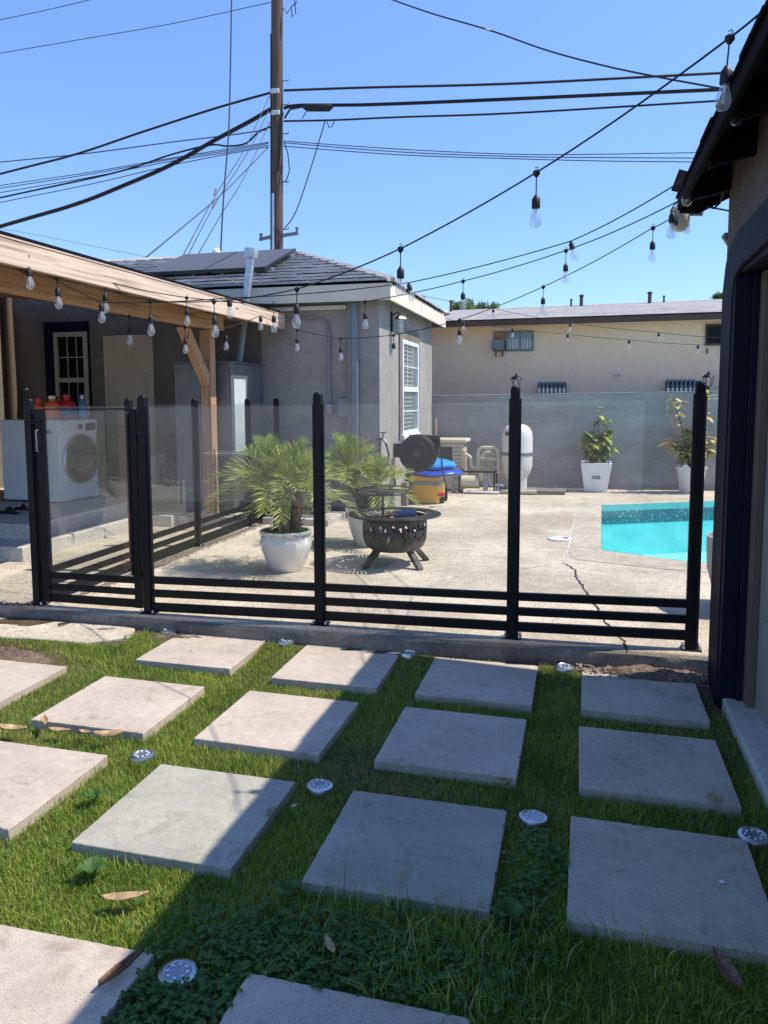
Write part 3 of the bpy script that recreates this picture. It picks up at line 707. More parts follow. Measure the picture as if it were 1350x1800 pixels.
for xa_ in (gx0+.045, gx1_-.07): g = MB(); g.box(xa_, xa_+.018, 4.684, 4.69, .36, 1.47); g.build('glazing_bead', M['blackmetal'], gate, .001, True)
h = MB(); h.tube([(gx0+.03, 4.685, 1.36), (gx0+.03, 4.655, 1.35), (gx0+.035, 4.65, 1.28), (gx0+.03, 4.655, 1.21), (gx0+.03, 4.685, 1.20)], .006, 8)
h.build('handle', M['cabinet'], gate, 0, True)
h = MB(); h.box(gx0-.05, gx0+.05, 4.676, 4.69, 1.40, 1.43); h.tube([(gx0-.06, 4.67, 1.415), (gx0+.06, 4.67, 1.415)], .007, 8); h.build('latch', M['blackmetal'], gate, 0, True)
for zz in (.37, 1.30):
    h = MB(); h.tube([(gx1_+.005, 4.68, zz-.035), (gx1_+.005, 4.68, zz+.035)], .009, 10); h.box(gx1_-.04, gx1_+.045, 4.686, 4.69, zz-.012, zz+.012); h.build('hinge', M['blackmetal'], gate, 0, True)
# side fence running back to the house
sf = thing('glass_fence', 'side run of the glass fence going back from the gate to the gray house', 'fence', (-3.70, 6.9, DZ))
sy = [4.71, 5.86, 7.02, 8.28, 9.14]; SX = -3.70
for y in sy: post(sf, SX if y > 4.8 else -3.755, y, 1.562, 1 if y > 4.8 else 0)
for i in range(4):
    y0, y1 = sy[i]+.036, sy[i+1]-.036
    for a, c_ in ((.143, .195), (.228, .275), (.318, .365)):
        b = MB(); b.box(SX-.014, SX+.014, y0, y1, a, c_); b.build('rail', M['blackmetal'], sf, .002, True)
    g = MB(); g.box(SX-.004, SX+.004, y0, y1, .37, 1.515); g.build('glass_panel', M['glass'], sf, 0, True)

# ------------------------------------------------------------------ garage at right
gr = thing('garage', 'dark eaved stucco garage with navy door trim cut by the right edge', 'garage', (.73, 4.57, -.1))
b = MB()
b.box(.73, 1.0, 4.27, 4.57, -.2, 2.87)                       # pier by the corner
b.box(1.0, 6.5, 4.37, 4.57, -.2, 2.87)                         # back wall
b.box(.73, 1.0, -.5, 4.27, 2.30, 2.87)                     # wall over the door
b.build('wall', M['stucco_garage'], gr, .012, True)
b = MB()                                                   # arched navy trim proud of the wall
tr = [(4.565, -.06), (4.565, 2.12), (4.50, 2.26), (4.40, 2.33), (4.20, 2.37), (3.6, 2.38), (-.4, 2.38), (-.4, 2.18), (3.6, 2.20), (4.12, 2.19), (4.24, 2.15), (4.28, 2.08), (4.28, -.06)]
b.extr([(.715, y, z) for y, z in tr], (.028, 0, 0)); b.build('door_trim', M['navy'], gr, .006, True)
b = MB(); b.box(.722, .80, 4.225, 4.285, -.05, 2.17); b.box(.80, .84, 4.20, 4.285, -.05, 2.2); b.box(.74, .84, -.4, 4.2, 2.17, 2.30); b.build('reveal', M['navy'], gr, .004, True)
b = MB(); b.box(.832, .872, 4.12, 4.205, -.05, 2.17); b.build('jamb', M['brownjamb'], gr, .004, True)
b = MB(); b.box(.875, .93, .2, 4.125, .0, 2.17)
for k in range(4): b.box(.868, .876, .35, 4.0, .1+k*.53, .1+k*.53+.40)
b.build('door', M['garagedoor'], gr, .006, True)
b = MB(); b.box(.85, 1.6, 4.15, 4.27, 2.1, 2.2); b.build('header', M['darkwood'], gr, 0, True)
# roof: slopes up from the eave at x=.50, gable barge at y=4.87
EX, EY, EZ, SL = .515, 4.85, 2.70, .47
b = MB()
b.extr([(EX, EY, EZ-.02), (EX, EY, EZ+.0), (3.6, EY, EZ+SL*3.1), (3.6, EY, EZ-.02+SL*3.1)], (0, -7.5, 0)); b.build('soffit_board', M['darkwood'], gr, 0, True)
b = MB()
y = EY+.025
while y > -2.6:                                            # ragged shingle butts along the eave
    w_ = random.uniform(.12, .2); ov = random.uniform(.018, .03); th = random.uniform(.010, .018)
    b.extr([(EX-ov, y, EZ+.003-SL*ov), (EX-ov, y, EZ+.006+th-SL*ov), (3.6, y, EZ+.006+th+SL*3.1), (3.6, y, EZ+.003+SL*3.1)], (0, -w_, 0)); y -= w_
b.build('roof', M['blacktrim'], gr, 0, True)
b = MB(); b.box(EX-.012, EX+.010, EY-7.4, EY, EZ-.072, EZ-.002); b.build('fascia', M['blacktrim'], gr, .003, True)
b = MB(); b.box(EX+.013, EX+.02, EY-7.4, EY-.02, EZ-.06, EZ-.045); b.build('drip_edge', M['blacktrim'], gr, 0, True)
b = MB(); b.extr([(EX, EY, EZ-.09), (EX, EY, EZ-.002), (3.6, EY, EZ-.002+SL*3.1), (3.6, EY, EZ-.13+SL*3.1), (EX+.1, EY, EZ-.10)], (0, -.035, 0)); b.build('barge_board', M['darkwood'], gr, .003, True)
y = 4.50
while y > -2:
    b = MB(); b.extr([(EX+.02, y, EZ-.10), (EX+.02, y, EZ-.022+SL*.02), (1.4, y, EZ-.022+SL*.9), (1.4, y, EZ-.15+SL*.9), (EX+.22, y, EZ-.15+SL*.2)], (0, .04, 0)); b.build('rafter_tail', M['darkwood'], gr, .002, True); y -= .61
# security light with its solar panel at the eave corner
sl = thing('security_light', 'cream dome security light with small solar panel under the garage eave corner', 'security light', (.47, 4.93, 2.6))
c0 = at(1195, 385, y=4.95)
b = MB(); b.lathe([(.0001, -.075), (.03, -.068), (.05, -.045), (.056, -.01), (.056, .05), (.045, .065), (.0001, .068)], 24, c0, 1, .8); b.build('housing', M['beigeplastic'], sl, 0, True)
b = MB(); b.lathe([(.0001, -.02), (.017, -.01), (.018, .01), (.0001, .02)], 12, c0+Vector((-.03, -.038, -.03))); b.build('sensor', M['darktint'], sl, 0, True)
c1 = at(1222, 372, y=4.95); b = MB(); b.tube([c1+Vector((-.03, 0, .0)), c1+Vector((.04, -.02, -.01))], .022, 14); b.build('camera_eye', M['cabinet'], sl, 0, True)
b = MB(); b.extr([at(1194, 297, y=4.95), at(1217, 303, y=5.0), at(1205, 338, y=4.97), at(1180, 333, y=4.92)], (.004, .012, -.006)); b.build('solar_panel', M['darkwood'], sl, 0, True)
b = MB(); b.tube([at(1197, 325, y=4.97), at(1200, 345, y=4.97), c0+Vector((.02, .0, .06))], .008, 8); b.tube([at(1203, 345, y=4.93), at(1185, 360, y=4.93), at(1178, 372, y=4.93)], .004, 6); b.build('bracket', M['rubber'], sl, 0, True)
b = MB(); b.tube([at(1242, 362, y=4.8), at(1255, 366, y=4.8), at(1265, 357, y=4.8), at(1272, 335, y=4.7)], .007, 6); b.tube([at(1235, 362, y=4.85), at(1300, 374, y=4.75)], .005, 6); o = b.build('loose_wire', M['cable']); tag(o, 'loose black wire looping under the garage eave', 'wire')
b = MB(); b.bar(at(1271, 414, y=4.62), at(1285, 414, y=4.62), .1, .012); b.extr([at(1271, 414, y=4.6), at(1285, 414, y=4.6), at(1285, 436, y=4.6)], (0, .05, 0)); o = b.build('wall_bracket', M['cabinet']); tag(o, 'small gray bracket sticking out behind the garage corner', 'bracket')

# ------------------------------------------------------------------ gray house
HX, HY, HY2 = -2.38, 9.20, 12.6
hs = thing('gray_house', 'gray stucco house with hipped light tile roof behind the glass fence', 'house', (HX, HY, DZ))
b = MB()
b.box(-2.78, HX, HY, HY2, .0, 2.86)
b.box(-3.95, -2.78, HY+.10, HY2, .0, 2.86)
b.build('wall', M['stucco'], hs, .004, True)
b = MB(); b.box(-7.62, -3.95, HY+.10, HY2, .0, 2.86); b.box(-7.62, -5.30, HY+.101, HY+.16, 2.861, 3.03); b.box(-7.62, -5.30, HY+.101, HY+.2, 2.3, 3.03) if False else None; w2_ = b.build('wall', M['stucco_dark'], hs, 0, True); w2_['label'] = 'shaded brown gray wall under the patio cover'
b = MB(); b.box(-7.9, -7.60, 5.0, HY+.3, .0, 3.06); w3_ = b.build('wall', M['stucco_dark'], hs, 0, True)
# roof: eave z 2.93, ridge y 10.85 z 3.62
OX, OY0, OY1, ZE, s_ = HX+.19, 8.99, 12.80, 2.915, .385
def roof_z(x, y): return ZE+s_*min(y-OY0, OY1-y, OX-x)
yr = (OY0+OY1)/2; dr = yr-OY0; XL = -9.6
b = MB(); zr = ZE+s_*dr
b.add([(-5.3, OY0, ZE-.01), (OX, OY0, ZE-.01), (OX, OY1, ZE-.01), (XL, OY1, ZE-.01), (XL, yr, zr-.01), (OX-dr, yr, zr-.01), (-5.3, yr, zr-.01), (-5.3, 9.36, ZE-.01+s_*.37), (XL, 9.36, ZE-.01+s_*.37)],
      [(0, 1, 5, 6), (8, 7, 6, 4), (1, 2, 5), (2, 3, 4, 5)]); b.build('roof_deck', M['darkwood'], hs, 0, True, False)
b = MB(); ex = .175; nrow = int(dr/ex)+1
for k in range(nrow):                                       # front slope courses of flat tiles
    y0 = OY0-.03+k*ex; y1 = y0+ex+.04; x = XL if y0 > 9.36 else -5.3; off = (k % 2)*.15
    while x < OX+.03:
        xe = x+.30
        lim = OX+.03-(y0-OY0)                              # hip line
        xa, xb = x+off+.004, min(xe+off-.004, lim)
        if xb-xa > .02:
            zt = random.uniform(0, .006); z0 = ZE+s_*(y0-OY0)+.062+zt; z1 = ZE+s_*(y1-OY0)+.006
            if y1 > yr+.03: y1_, z1 = yr, ZE+s_*dr+.006
            else: y1_ = y1
            b.add([(xa, y0, z0-.030), (xb, y0, z0-.030), (xb, y0, z0), (xa, y0, z0), (xa, y1_, z1), (xb, y1_, z1)], [(0, 1, 2, 3), (3, 2, 5, 4), (0, 3, 4), (1, 5, 2)])
        x = xe
for k in range(nrow):                                       # side (hip end) courses
    x0 = OX+.03-k*ex; x1 = x0-ex-.04; y = OY0-.03; off = (k % 2)*.15
    while y < OY1+.03:
        lo_, hi_ = OY0+(OX-x0), OY1-(OX-x0)
        ya, yb = max(y+off+.004, lo_), min(y+.30+off-.004, hi_)
        if yb-ya > .02:
            z0 = ZE+s_*(OX-x0)+.062+random.uniform(0, .008); z1 = ZE+s_*(OX-x1)+.006
            b.add([(x0, ya, z0-.030), (x0, yb, z0-.030), (x0, yb, z0), (x0, ya, z0), (x1, ya, z1), (x1, yb, z1)], [(0, 1, 2, 3), (3, 2, 5, 4), (0, 3, 4), (1, 5, 2)])
        y += .30
rf = b.build('roof', M['tile'], hs, 0, True, False)
b = MB()                                                    # hip and ridge caps
def caps(p, q, n_, wd=.13):
    p, q = Vector(p), Vector(q); d = (q-p).normalized(); s2 = d.cross(Vector((0, 0, 1))).normalized()
    for i in range(n_):
        a = p.lerp(q, i/n_); e = p.lerp(q, (i+1.25)/n_); up = Vector((0, 0, .05)); 
        b.add([a-s2*wd/2+Vector((0, 0, .0)), a+up, a+s2*wd/2, e-s2*wd/2-Vector((0, 0, .015)), e+up*.55, e+s2*wd/2-Vector((0, 0, .015)), a-s2*wd/2-Vector((0, 0, .03)), a+s2*wd/2-Vector((0, 0, .03))],
              [(0, 1, 4, 3), (1, 2, 5, 4), (0, 6, 7, 2, 1)])
caps((OX+.02, OY0-.02, ZE+.035), (OX-dr, yr, zr+.03), 11); caps((OX+.02, OY1+.02, ZE+.035), (OX-dr, yr, zr+.03), 11)
caps((XL, yr, zr+.03), (OX-dr, yr, zr+.03), 24)
b.build('ridge_cap', M['tile'], hs, 0, True, False)
b = MB(); b.box(-5.3, OX, OY0-.004, OY0+.022, ZE-.20, ZE-.004); b.box(OX-.026, OX, OY0+.0225, OY1, ZE-.20, ZE-.004); b.build('fascia', M['fascia'], hs, .003, True)
b = MB(); b.box(-5.3, OX-.03, OY0+.024, HY+.2, ZE-.075, ZE-.06); b.box(HX-.05, OX-.028, HY, OY1, ZE-.0745, ZE-.059); b.build('soffit', M['stucco'], hs, 0, True)
# white horizontal trim pipe under the eave, conduit, box, downspout
q0 = at(450, 538, y=9.24); q1 = at(608, 532, y=9.24)
b = MB(); b.box(-3.95, -2.80, 9.21, 9.295, 2.655, 2.70); b.build('eave_trim', M['whitepaint'], hs, .004, True)
b = MB(); cx_ = at(578, 620, y=9.26).x
b.tube([(-3.95, 9.26, 2.56), (cx_-.16, 9.26, 2.56), (cx_-.07, 9.26, 2.54), (cx_-.015, 9.26, 2.48), (cx_, 9.26, 2.38), (cx_+.005, 9.26, 1.50)], .016, 10); b.build('conduit', M['conduit'], hs, 0, True)
b = MB(); b.box(cx_-.035, cx_+.045, 9.225, 9.299, 1.37, 1.50); b.build('outlet_box', M['conduit'], hs, .006, True)
b = MB(); b.box(cx_+.10, cx_+.27, 9.27, 9.299, 1.33, 1.57); b.build('meter_box', M['conduit'], hs, .006, True)
b = MB(); b.box(-2.72, -2.64, 9.14, 9.199, .15, 2.72); b.build('downspout', M['downspout'], hs, .01, True)
# side window (faces the pool)
def sash_window(parent, P, outer, m_frame, m_glass, cols, blind=None):
    pass
wy0, wy1, wz0, wz1 = 10.33, 11.38, 1.07, 2.36
b = MB()
for a in ((wy0-.12, wy1+.12, wz1, wz1+.16), (wy0-.12, wy0, wz0-.06, wz1), (wy1, wy1+.12, wz0-.06, wz1)): b.box(HX+.001, HX+.022, a[0], a[1], a[2], a[3])
b.build('window_trim', M['stucco_dark'], hs, .003, True)
b = MB(); fr2 = .055
for a in ((wy0, wy1, wz1-fr2, wz1), (wy0, wy1, wz0, wz0+fr2), (wy0, wy0+fr2, wz0+fr2, wz1-fr2), (wy1-fr2, wy1, wz0+fr2, wz1-fr2), (wy0+fr2, wy1-fr2, 1.66, 1.73)): b.box(HX+.001, HX+.035, *a)
wn = b.build('window', M['white'], hs, .004, True)
b = MB(); b.box(HX+.001, HX+.008, wy0+fr2, wy1-fr2, wz0+fr2, wz1-fr2); b.build('pane', M['dullwin'], wn, 0, True)
b = MB()
for k in range(20): z_ = wz0+.09+k*.058; b.box(HX+.0085, HX+.0125, wy0+.08, wy1-.3, z_, z_+.028)
b.build('blind', M['blind'], wn, 0, True)
b = MB()
for yy in (10.68, 11.03): b.box(HX+.013, HX+.02, yy-.008, yy+.008, 1.73, wz1-fr2)
b.box(HX+.0132, HX+.0202, wy0+fr2, wy1-fr2, 2.0, 2.016); b.box(HX+.013, HX+.02, wy0+fr2, wy1-fr2, 1.38, 1.396); b.build('muntin', M['white'], wn, 0, True)
b = MB(); b.box(HX+.001, HX+.06, wy0-.03, wy1+.03, wz0-.06, wz0-.001); b.build('sill', M['white'], wn, .004, True)
# back patio window
wx0, wx1, wz0, wz1 = -6.95, -6.44, 1.15, 2.47
b = MB(); YB = HY+.10
for a in ((wx0-.16, wx1+.02, wz1, wz1+.14), (wx0-.16, wx0, wz0-.1, wz1), (wx1+.0, wx1+.02, wz0-.1, wz1)): b.box(a[0], a[1], YB-.03, YB-.001, a[2], a[3])
b.build('window_trim', M['navy'], hs, .003, True)
b = MB()
for a in ((wx0, wx1, wz1-.06, wz1), (wx0, wx1, wz0, wz0+.06), (wx0, wx0+.05, wz0+.06, wz1-.06), (wx1-.06, wx1, wz0+.06, wz1-.06), (wx0+.05, wx1-.06, 1.80, 1.86)): b.box(a[0], a[1], YB-.05, YB-.001, a[2], a[3])
wn = b.build('window', M['windowframe'], hs, .004, True)
b = MB(); b.box(wx0+.05, wx1-.06, YB-.012, YB-.002, wz0+.06, wz1-.06); b.build('pane', M['darkglass'], wn, 0, True)
b = MB()
for xx in (wx0+.19, wx0+.33): b.box(xx-.006, xx+.006, YB-.022, YB-.0125, 1.86, wz1-.06)
b.box(wx0+.05, wx1-.06, YB-.0222, YB-.0127, 2.13, 2.142)
for xx in (wx0+.19, wx0+.33): b.box(xx-.004, xx+.004, YB-.022, YB-.0125, wz0+.06, 1.80)
b.build('muntin', M['windowframe'], wn, 0, True)
# six panel door
dx0, dx1, dz0, dz1 = -6.15, -5.50, .38, 2.37
b = MB()
for a in ((dx0-.05, dx0, dz0, dz1+.04), (dx1, dx1+.03, dz0, dz1+.04), (dx0, dx1, dz1, dz1+.04)): b.box(a[0], a[1], YB-.03, YB-.001, a[2], a[3])
b.build('door_frame', M['doorpaint'], hs, .003, True)
b = MB(); b.box(dx0, dx1, YB-.018, YB-.002, dz0, dz1)
dr_ = b.build('door', M['doorpaint'], hs, 0, True)
b = MB()
for cxx in (dx0+.19, dx1-.18):
    for z0_, z1_ in ((2.05, 2.24), (1.40, 1.92), (.55, 1.22)):
        for (a0, a1, c0_, c1_) in ((cxx-.11, cxx+.11, z1_-.02, z1_), (cxx-.11, cxx+.11, z0_, z0_+.02), (cxx-.11, cxx-.09, z0_+.02, z1_-.02), (cxx+.09, cxx+.11, z0_+.02, z1_-.02)):
            b.box(a0, a1, YB-.030, YB-.0185, c0_, c1_)
b.build('panel_moulding', M['doorpaint'], dr_, .003, True)
b = MB(); b.lathe([(.0001, 0), (.025, .01), (.025, .03), (.0001, .045)], 12, (dx1-.07, YB-.07, 1.33)); b.build('knob', M['steel'], dr_, 0, True)
b = MB(); b.tube([(-7.50, 9.1, .4), (-7.52, 9.1, 3.0)], .055, 12); b.build('drain_pipe', M['brownjamb'], hs, 0, True)
b = MB(); b.lathe([(.0001, -.02), (.05, -.015), (.05, .015), (.0001, .02)], 12, at(48, 684, y=9.25)); b.build('hose_tap', M['steel'], hs, 0, True)
# solar panels
for i, lab in enumerate(('left solar panel lying on the light tile roof', 'right solar panel on the tile roof, nearest the hip')):
    t = thing('solar_panel', lab, 'solar panel', (0, 0, 0), 0, 'solar panels on the gray house roof')
    x1 = -3.93-i*0-(.0 if i else .86); x0 = x1-.85 if True else 0
    if i == 0: x0, x1 = -5.66, -4.80
    else: x0, x1 = -4.79, -3.93
    ya, yb = 9.42, 10.55
    def pz(y): return ZE+s_*(y-OY0)+.15
    t.location = (x0, ya, pz(ya))
    b = MB(); b.extr([(x0, ya, pz(ya)-.035), (x0, yb, pz(yb)-.035), (x0, yb, pz(yb)), (x0, ya, pz(ya))], (x1-x0, 0, 0)); b.build('frame', M['solarframe'], t, .003, True)
    b = MB(); b.extr([(x0+.012, ya+.012, pz(ya+.012)+.001), (x0+.012, yb-.012, pz(yb-.012)+.001), (x0+.012, yb-.012, pz(yb-.012)+.004), (x0+.012, ya+.012, pz(ya+.012)+.004)], (x1-x0-.024, 0, 0)); b.build('cells', M['solar'], t, 0, True)
    b = MB()
    for yy in (ya+.15, yb-.25): b.box(x0-.02, x1+.06, yy-.02, yy+.02, pz(yy)-.085, pz(yy)-.04)
    for xx in (x0+.2, x1-.2):
        for yy in (ya+.15, yb-.25): b.box(xx-.02, xx+.02, yy-.019, yy+.019, pz(yy)-.15, pz(yy)-.085)
    b.build('mounting_rail', M['steel'], t, 0, True)
# roof mast (white) where the drop wire ends
t = thing('roof_vent', 'small white vent cap on the ridge of the gray house roof', 'vent', (0, 0, 0)); p_ = at(381, 462, y=10.75); t.location = p_
b = MB(); b.tube([p_, p_+Vector((0, 0, .12))], .035, 12); b.lathe([(.05, 0), (.062, .02), (.062, .06), (.04, .10), (.0001, .12)], 16, p_+Vector((0, 0, .10))); b.build('cap', M['white'], t, 0, True)
b = MB(); b.tube([p_+Vector((.05, 0, -.03)), p_+Vector((.06, 0, .12))], .012, 8); b.build('bracket', M['rubber'], t, 0, True)
# wall lantern on the house side
t = thing('wall_lantern', 'small metal wall lantern beside the white house window', 'lantern', (HX+.02, 9.80, 2.5))
p_ = Vector((HX+.12, 9.80, 2.50))
b = MB(); b.box(HX+.001, HX+.02, 9.76, 9.84, 2.42, 2.66); b.tube([(HX+.02, 9.8, 2.62), (HX+.08, 9.8, 2.66), (HX+.12, 9.8, 2.62)], .008, 8); b.build('bracket', M['blackmetal'], t, .002, True)
b = MB()
for sx in (-1, 1):
    for s2 in (-1, 1): b.bar(p_+Vector((sx*.05, s2*.05, -.10)), p_+Vector((sx*.06, s2*.06, .07)), .008, .008)
b.lathe([(.085, 0), (.06, .03), (.02, .05), (.0001, .055)], 4, p_+Vector((0, 0, .07))); b.lathe([(.075, 0), (.075, .012)], 4, p_+Vector((0, 0, -.11))); b.build('cage', M['cabinet'], t, 0, True)
b = MB(); b.lathe([(.05, -.095), (.055, .065)], 4, p_); b.build('glass', M['bulbglass'], t, 0, True)

# ------------------------------------------------------------------ pergola
pg = thing('patio_cover', 'new lumber patio cover with post and brace at left', 'pergola', (-4.08, 8.25, .22))
b = MB(); b.box(-3.60, -3.56, 3.0, 9.12, 2.425, 2.585); b.build('rim_board', M['wood_y'], pg, .004, True)
b = MB(); b.box(-3.74, -3.601, 3.0, 9.12, 2.585, 2.60); b.box(-3.555, -3.62, 3.0, 9.12, 2.588, 2.598); b.build('edge_board', M['wood_y'], pg, 0, True)
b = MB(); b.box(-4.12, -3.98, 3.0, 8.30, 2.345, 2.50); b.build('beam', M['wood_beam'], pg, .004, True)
b = MB(); b.box(-4.22, -4.09, 8.16, 8.29, .225, 2.344); b.build('post', M['wood_z'], pg, .005, True)
b = MB(); b.bar((-4.12, 7.58, 2.36), (-4.15, 8.17, 1.76), .09, .12); b.build('brace', M['wood_z'], pg, .003, True)
b = MB(); b.extr([(-3.58, 3.0, 2.60), (-7.6, 3.0, 3.08), (-7.6, 3.0, 3.11), (-3.58, 3.0, 2.63)], (0, 6.02, 0)); b.build('roof_sheet', M['darkwood'], pg, 0, True)
for k in range(10):
    y_ = 3.2+k*.62
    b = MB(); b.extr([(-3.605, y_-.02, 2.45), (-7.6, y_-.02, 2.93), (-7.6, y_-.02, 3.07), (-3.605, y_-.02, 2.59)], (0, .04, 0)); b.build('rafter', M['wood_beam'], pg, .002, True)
# second unseen support carries the far side
b = MB(); b.box(-4.15, -4.01, 3.1, 3.24, -.1, 2.344); b.build('post', M['wood_z'], pg, .005, True)

# ------------------------------------------------------------------ things on the patio
def loc_box(x0, x1, y0, y1, z0, z1): return MB().box(x0, x1, y0, y1, z0, z1)
def washer(name, label, x, y, rz):
    t = thing(name, label, 'washing machine', (x, y, .382), rz)
    # local: front faces +X
    b = loc_box(-.84, 0, 0, .64, .02, .955); b.build('body', M['white'], t, .012)
    b = loc_box(.0005, .014, .01, .63, .80, .945); b.build('control_panel', M['white'], t, .004)
    b = MB(); b.box(.0145, .018, .05, .22, .82, .87); b.build('detergent_drawer', M['whitepaint'], t, .002)
    b = MB(); b.tube([(.014, .33, .87), (.032, .33, .87)], .033, 20); b.build('dial', M['cabinet'], t)
    b = MB(); b.box(.0145, .018, .43, .60, .82, .91); b.build('display', M['darktint'], t)
    b = MB(); n_ = 40
    def yring(r0, r1, x0, x1):
        vs = []; fs = []
        for k in range(n_):
            a = 2*math.pi*k/n_
            for r_, xx in ((r0, x0), (r1, x1)): vs.append((xx, .33+r_*math.cos(a), .49+r_*math.sin(a)))
        for k in range(n_): q = 2*k; e = (2*k+2) % (2*n_); fs.append((q, e, e+1, q+1))
        return vs, fs
    for a in ((.292, .292, .0, .03), (.292, .28, .03, .045), (.28, .26, .045, .04)): b.add(*yring(*a))
    b.build('door', M['stainless'], t)
    b = MB(); vs = [(.055, .33, .49)]; fs = []
    for k in range(n_): a = 2*math.pi*k/n_; vs.append((.040, .33+.262*math.cos(a), .49+.262*math.sin(a)))
    for k in range(n_): fs.append((0, 1+k, 1+(k+1) % n_))
    b.add(vs, fs); M['doorlens'] = plain('smoked door lens', (.02, .022, .02), .35, 0, .2, 5, 0, .06); M['doorlens'].node_tree.nodes['Principled BSDF'].inputs['IOR'].default_value = 1.12; b.build('door_glass', M['doorlens'], t)
    b = MB()
    for yy in (.06, .58):
        for xx in (-.6, -.06): b.lathe([(.02, 0), (.02, .022)], 10, (xx, yy, 0))
    b.build('foot', M['rubber'], t)
    b = MB(); b.box(-.10, -.20, -.003, -.0005, .80, .84); b.box(-.2, -.32, -.003, -.0005, .14, .17); b.build('side_label', M['cabinet'], t)
    return t
wsh = washer('washing_machine', 'white front loading washer with a dark round door standing on the patio slab', -5.74, 7.66, -R(5))
# brand-like small mark and energy text shapes on the washer front
M['mark'] = plain('gray print', (.25, .27, .32), .6, 0, .1, 9, 0)
def txt(s, size, loc, rot, m, parent, name='lettering'):
    c = bpy.data.curves.new(name, 'FONT'); c.body = s; c.size = size; c.extrude = .0005; c.align_x = 'CENTER'; c.align_y = 'CENTER'
    o = bpy.data.objects.new(name, c); col.objects.link(o); 
    dg = bpy.context.evaluated_depsgraph_get(); me = bpy.data.meshes.new_from_object(o.evaluated_get(dg)); bpy.data.objects.remove(o)
    o = bpy.data.objects.new(name, me); col.objects.link(o); me.materials.clear(); me.materials.append(m)
    o.location = loc; o.rotation_euler = rot; o.parent = parent; return o
txt('LG', .03, (.0155, .05, .91), (R(90), 0, R(90)), M['mark'], wsh)
# bottles on the washer
def bottle(name, label, x, y, wdt, h, m, cap, capm, lab=None, rz=0, handle=True):
    t = thing(name, label, 'bottle', (x, y, 1.338), rz, 'laundry bottles on the washer')
    b = MB(); b.lathe([(.0001, 0), (.92*wdt, 0), (wdt, .02), (wdt, h*.62), (wdt*.8, h*.8), (wdt*.35, h*.9), (wdt*.33, h)], 20, sx=1, sy=.62); b.build('body', m, t)
    b = MB(); b.lathe([(wdt*.42, h), (wdt*.42, h+cap), (wdt*.34, h+cap+.005), (.0001, h+cap+.006)], 16, sx=1, sy=1); b.build('cap', capm, t)
    if lab: b = MB(); b.lathe([(wdt*1.012, h*.12), (wdt*1.012, h*.55)], 20, sx=1, sy=.635); b.build('sleeve_label', lab, t)
    return t
def wl(u, v): # point on washer top, u back, v along front
    a = -R(5); return (-5.74+(-u)*math.cos(a)-v*math.sin(a), 7.66+(-u)*math.sin(a)+v*math.cos(a))
bt = [(.34, .08, .085, .22, 'orange', .03, 'red', None, 'orange laundry jug nearest the gate post'), (.20, .14, .095, .24, 'orange', .03, 'white', 'orange', 'orange laundry jug with white cap'),
      (.16, .33, .12, .25, 'red', .035, 'red', 'navylabel', 'big red laundry jug with blue label in the middle'), (.34, .36, .09, .24, 'orange', .02, 'red', None, 'orange jug behind the big red one'),
      (.12, .55, .06, .24, 'bluebottle', .04, 'white', 'skyblue', 'slim blue bottle with white cap, rightmost on the washer')]
for u, v_, wd_, h_, m1, cp_, m2, lb, lab in bt:
    x_, y_ = wl(u, v_); bottle('laundry_bottle', lab, x_, y_, wd_, h_, M[m1], cp_, M[m2], M[lb] if lb else None, R(70))
# dark hose and cord by the left wall, shoes
b = MB(); b.tube([(-6.9, 7.5, 1.5), (-7.0, 7.4, 1.2), (-7.15, 7.3, .9), (-7.05, 7.2, .6), (-6.95, 7.1, .45)], .014, 8); b.tube([(-6.85, 7.3, 1.45), (-7.1, 7.5, 1.0), (-7.2, 7.6, .7)], .02, 8)
tag(b.build('drain_hose', M['rubber']), 'dark corrugated drain hose hanging beside the left laundry machine', 'hose')
def heap(px, py, z, L, name, label, cat, m):
    q = at(px, py, z=z); vs = []; fs = []; n_ = 14
    for j in range(n_+1):
        for i in range(n_+1):
            u, v2 = i/n_*2-1, j/n_*2-1; r_ = min(1, math.hypot(u, v2))
            vs.append((u*L, v2*L*.35, (1-r_**2)*.05*(1+.5*math.sin(5*u+2*v2))))
    for j in range(n_):
        for i in range(n_): a = j*(n_+1)+i; fs.append((a, a+1, a+n_+2, a+n_+1))
    o = MB().add(vs, fs).build(name, m); o.location = (q.x, q.y, z+.002); tag(o, label, cat); return o
heap(12, 902, .382, .16, 'dark_cloth', 'crumpled black cloth on the slab at the left picture edge', 'cloth', M['shadecloth'])
heap(38, 896, .382, .10, 'dark_cloth', 'small black cloth heap beside the gate post on the slab', 'cloth', M['shadecloth'])
# sheet metal cabinet
cb = thing('metal_cabinet', 'tall gray sheet metal cabinet behind the patio post', 'cabinet', (-4.4, 8.4, .235))
b = MB(); b.box(-4.66, -3.93, 8.36, 9.28, .24, 1.98); b.build('body', M['cabinet'], cb, .006, True)
b = MB(); b.box(-4.68, -3.91, 8.34, 9.29, 1.981, 2.0); b.build('lid', M['cabinet'], cb, .003, True)
b = MB(); b.box(-4.62, -4.32, 8.35, 8.359, .3, 1.92); b.build('door', M['cabinet'], cb, .002, True)
b = MB(); b.box(-4.28, -3.97, 8.35, 8.359, .3, 1.92); b.build('door', M['cabinet'], cb, .002, True)
b = MB()
for k in range(9): b.box(-4.24, -4.08, 8.342, 8.3495, 1.35+k*.035, 1.36+k*.035)
b.build('louvre', M['conduit'], cb, 0, True)
b = MB(); b.box(-3.929, -3.925, 8.42, 8.74, .95, 1.80); b.build('sticker', M['label'], cb, 0, True)
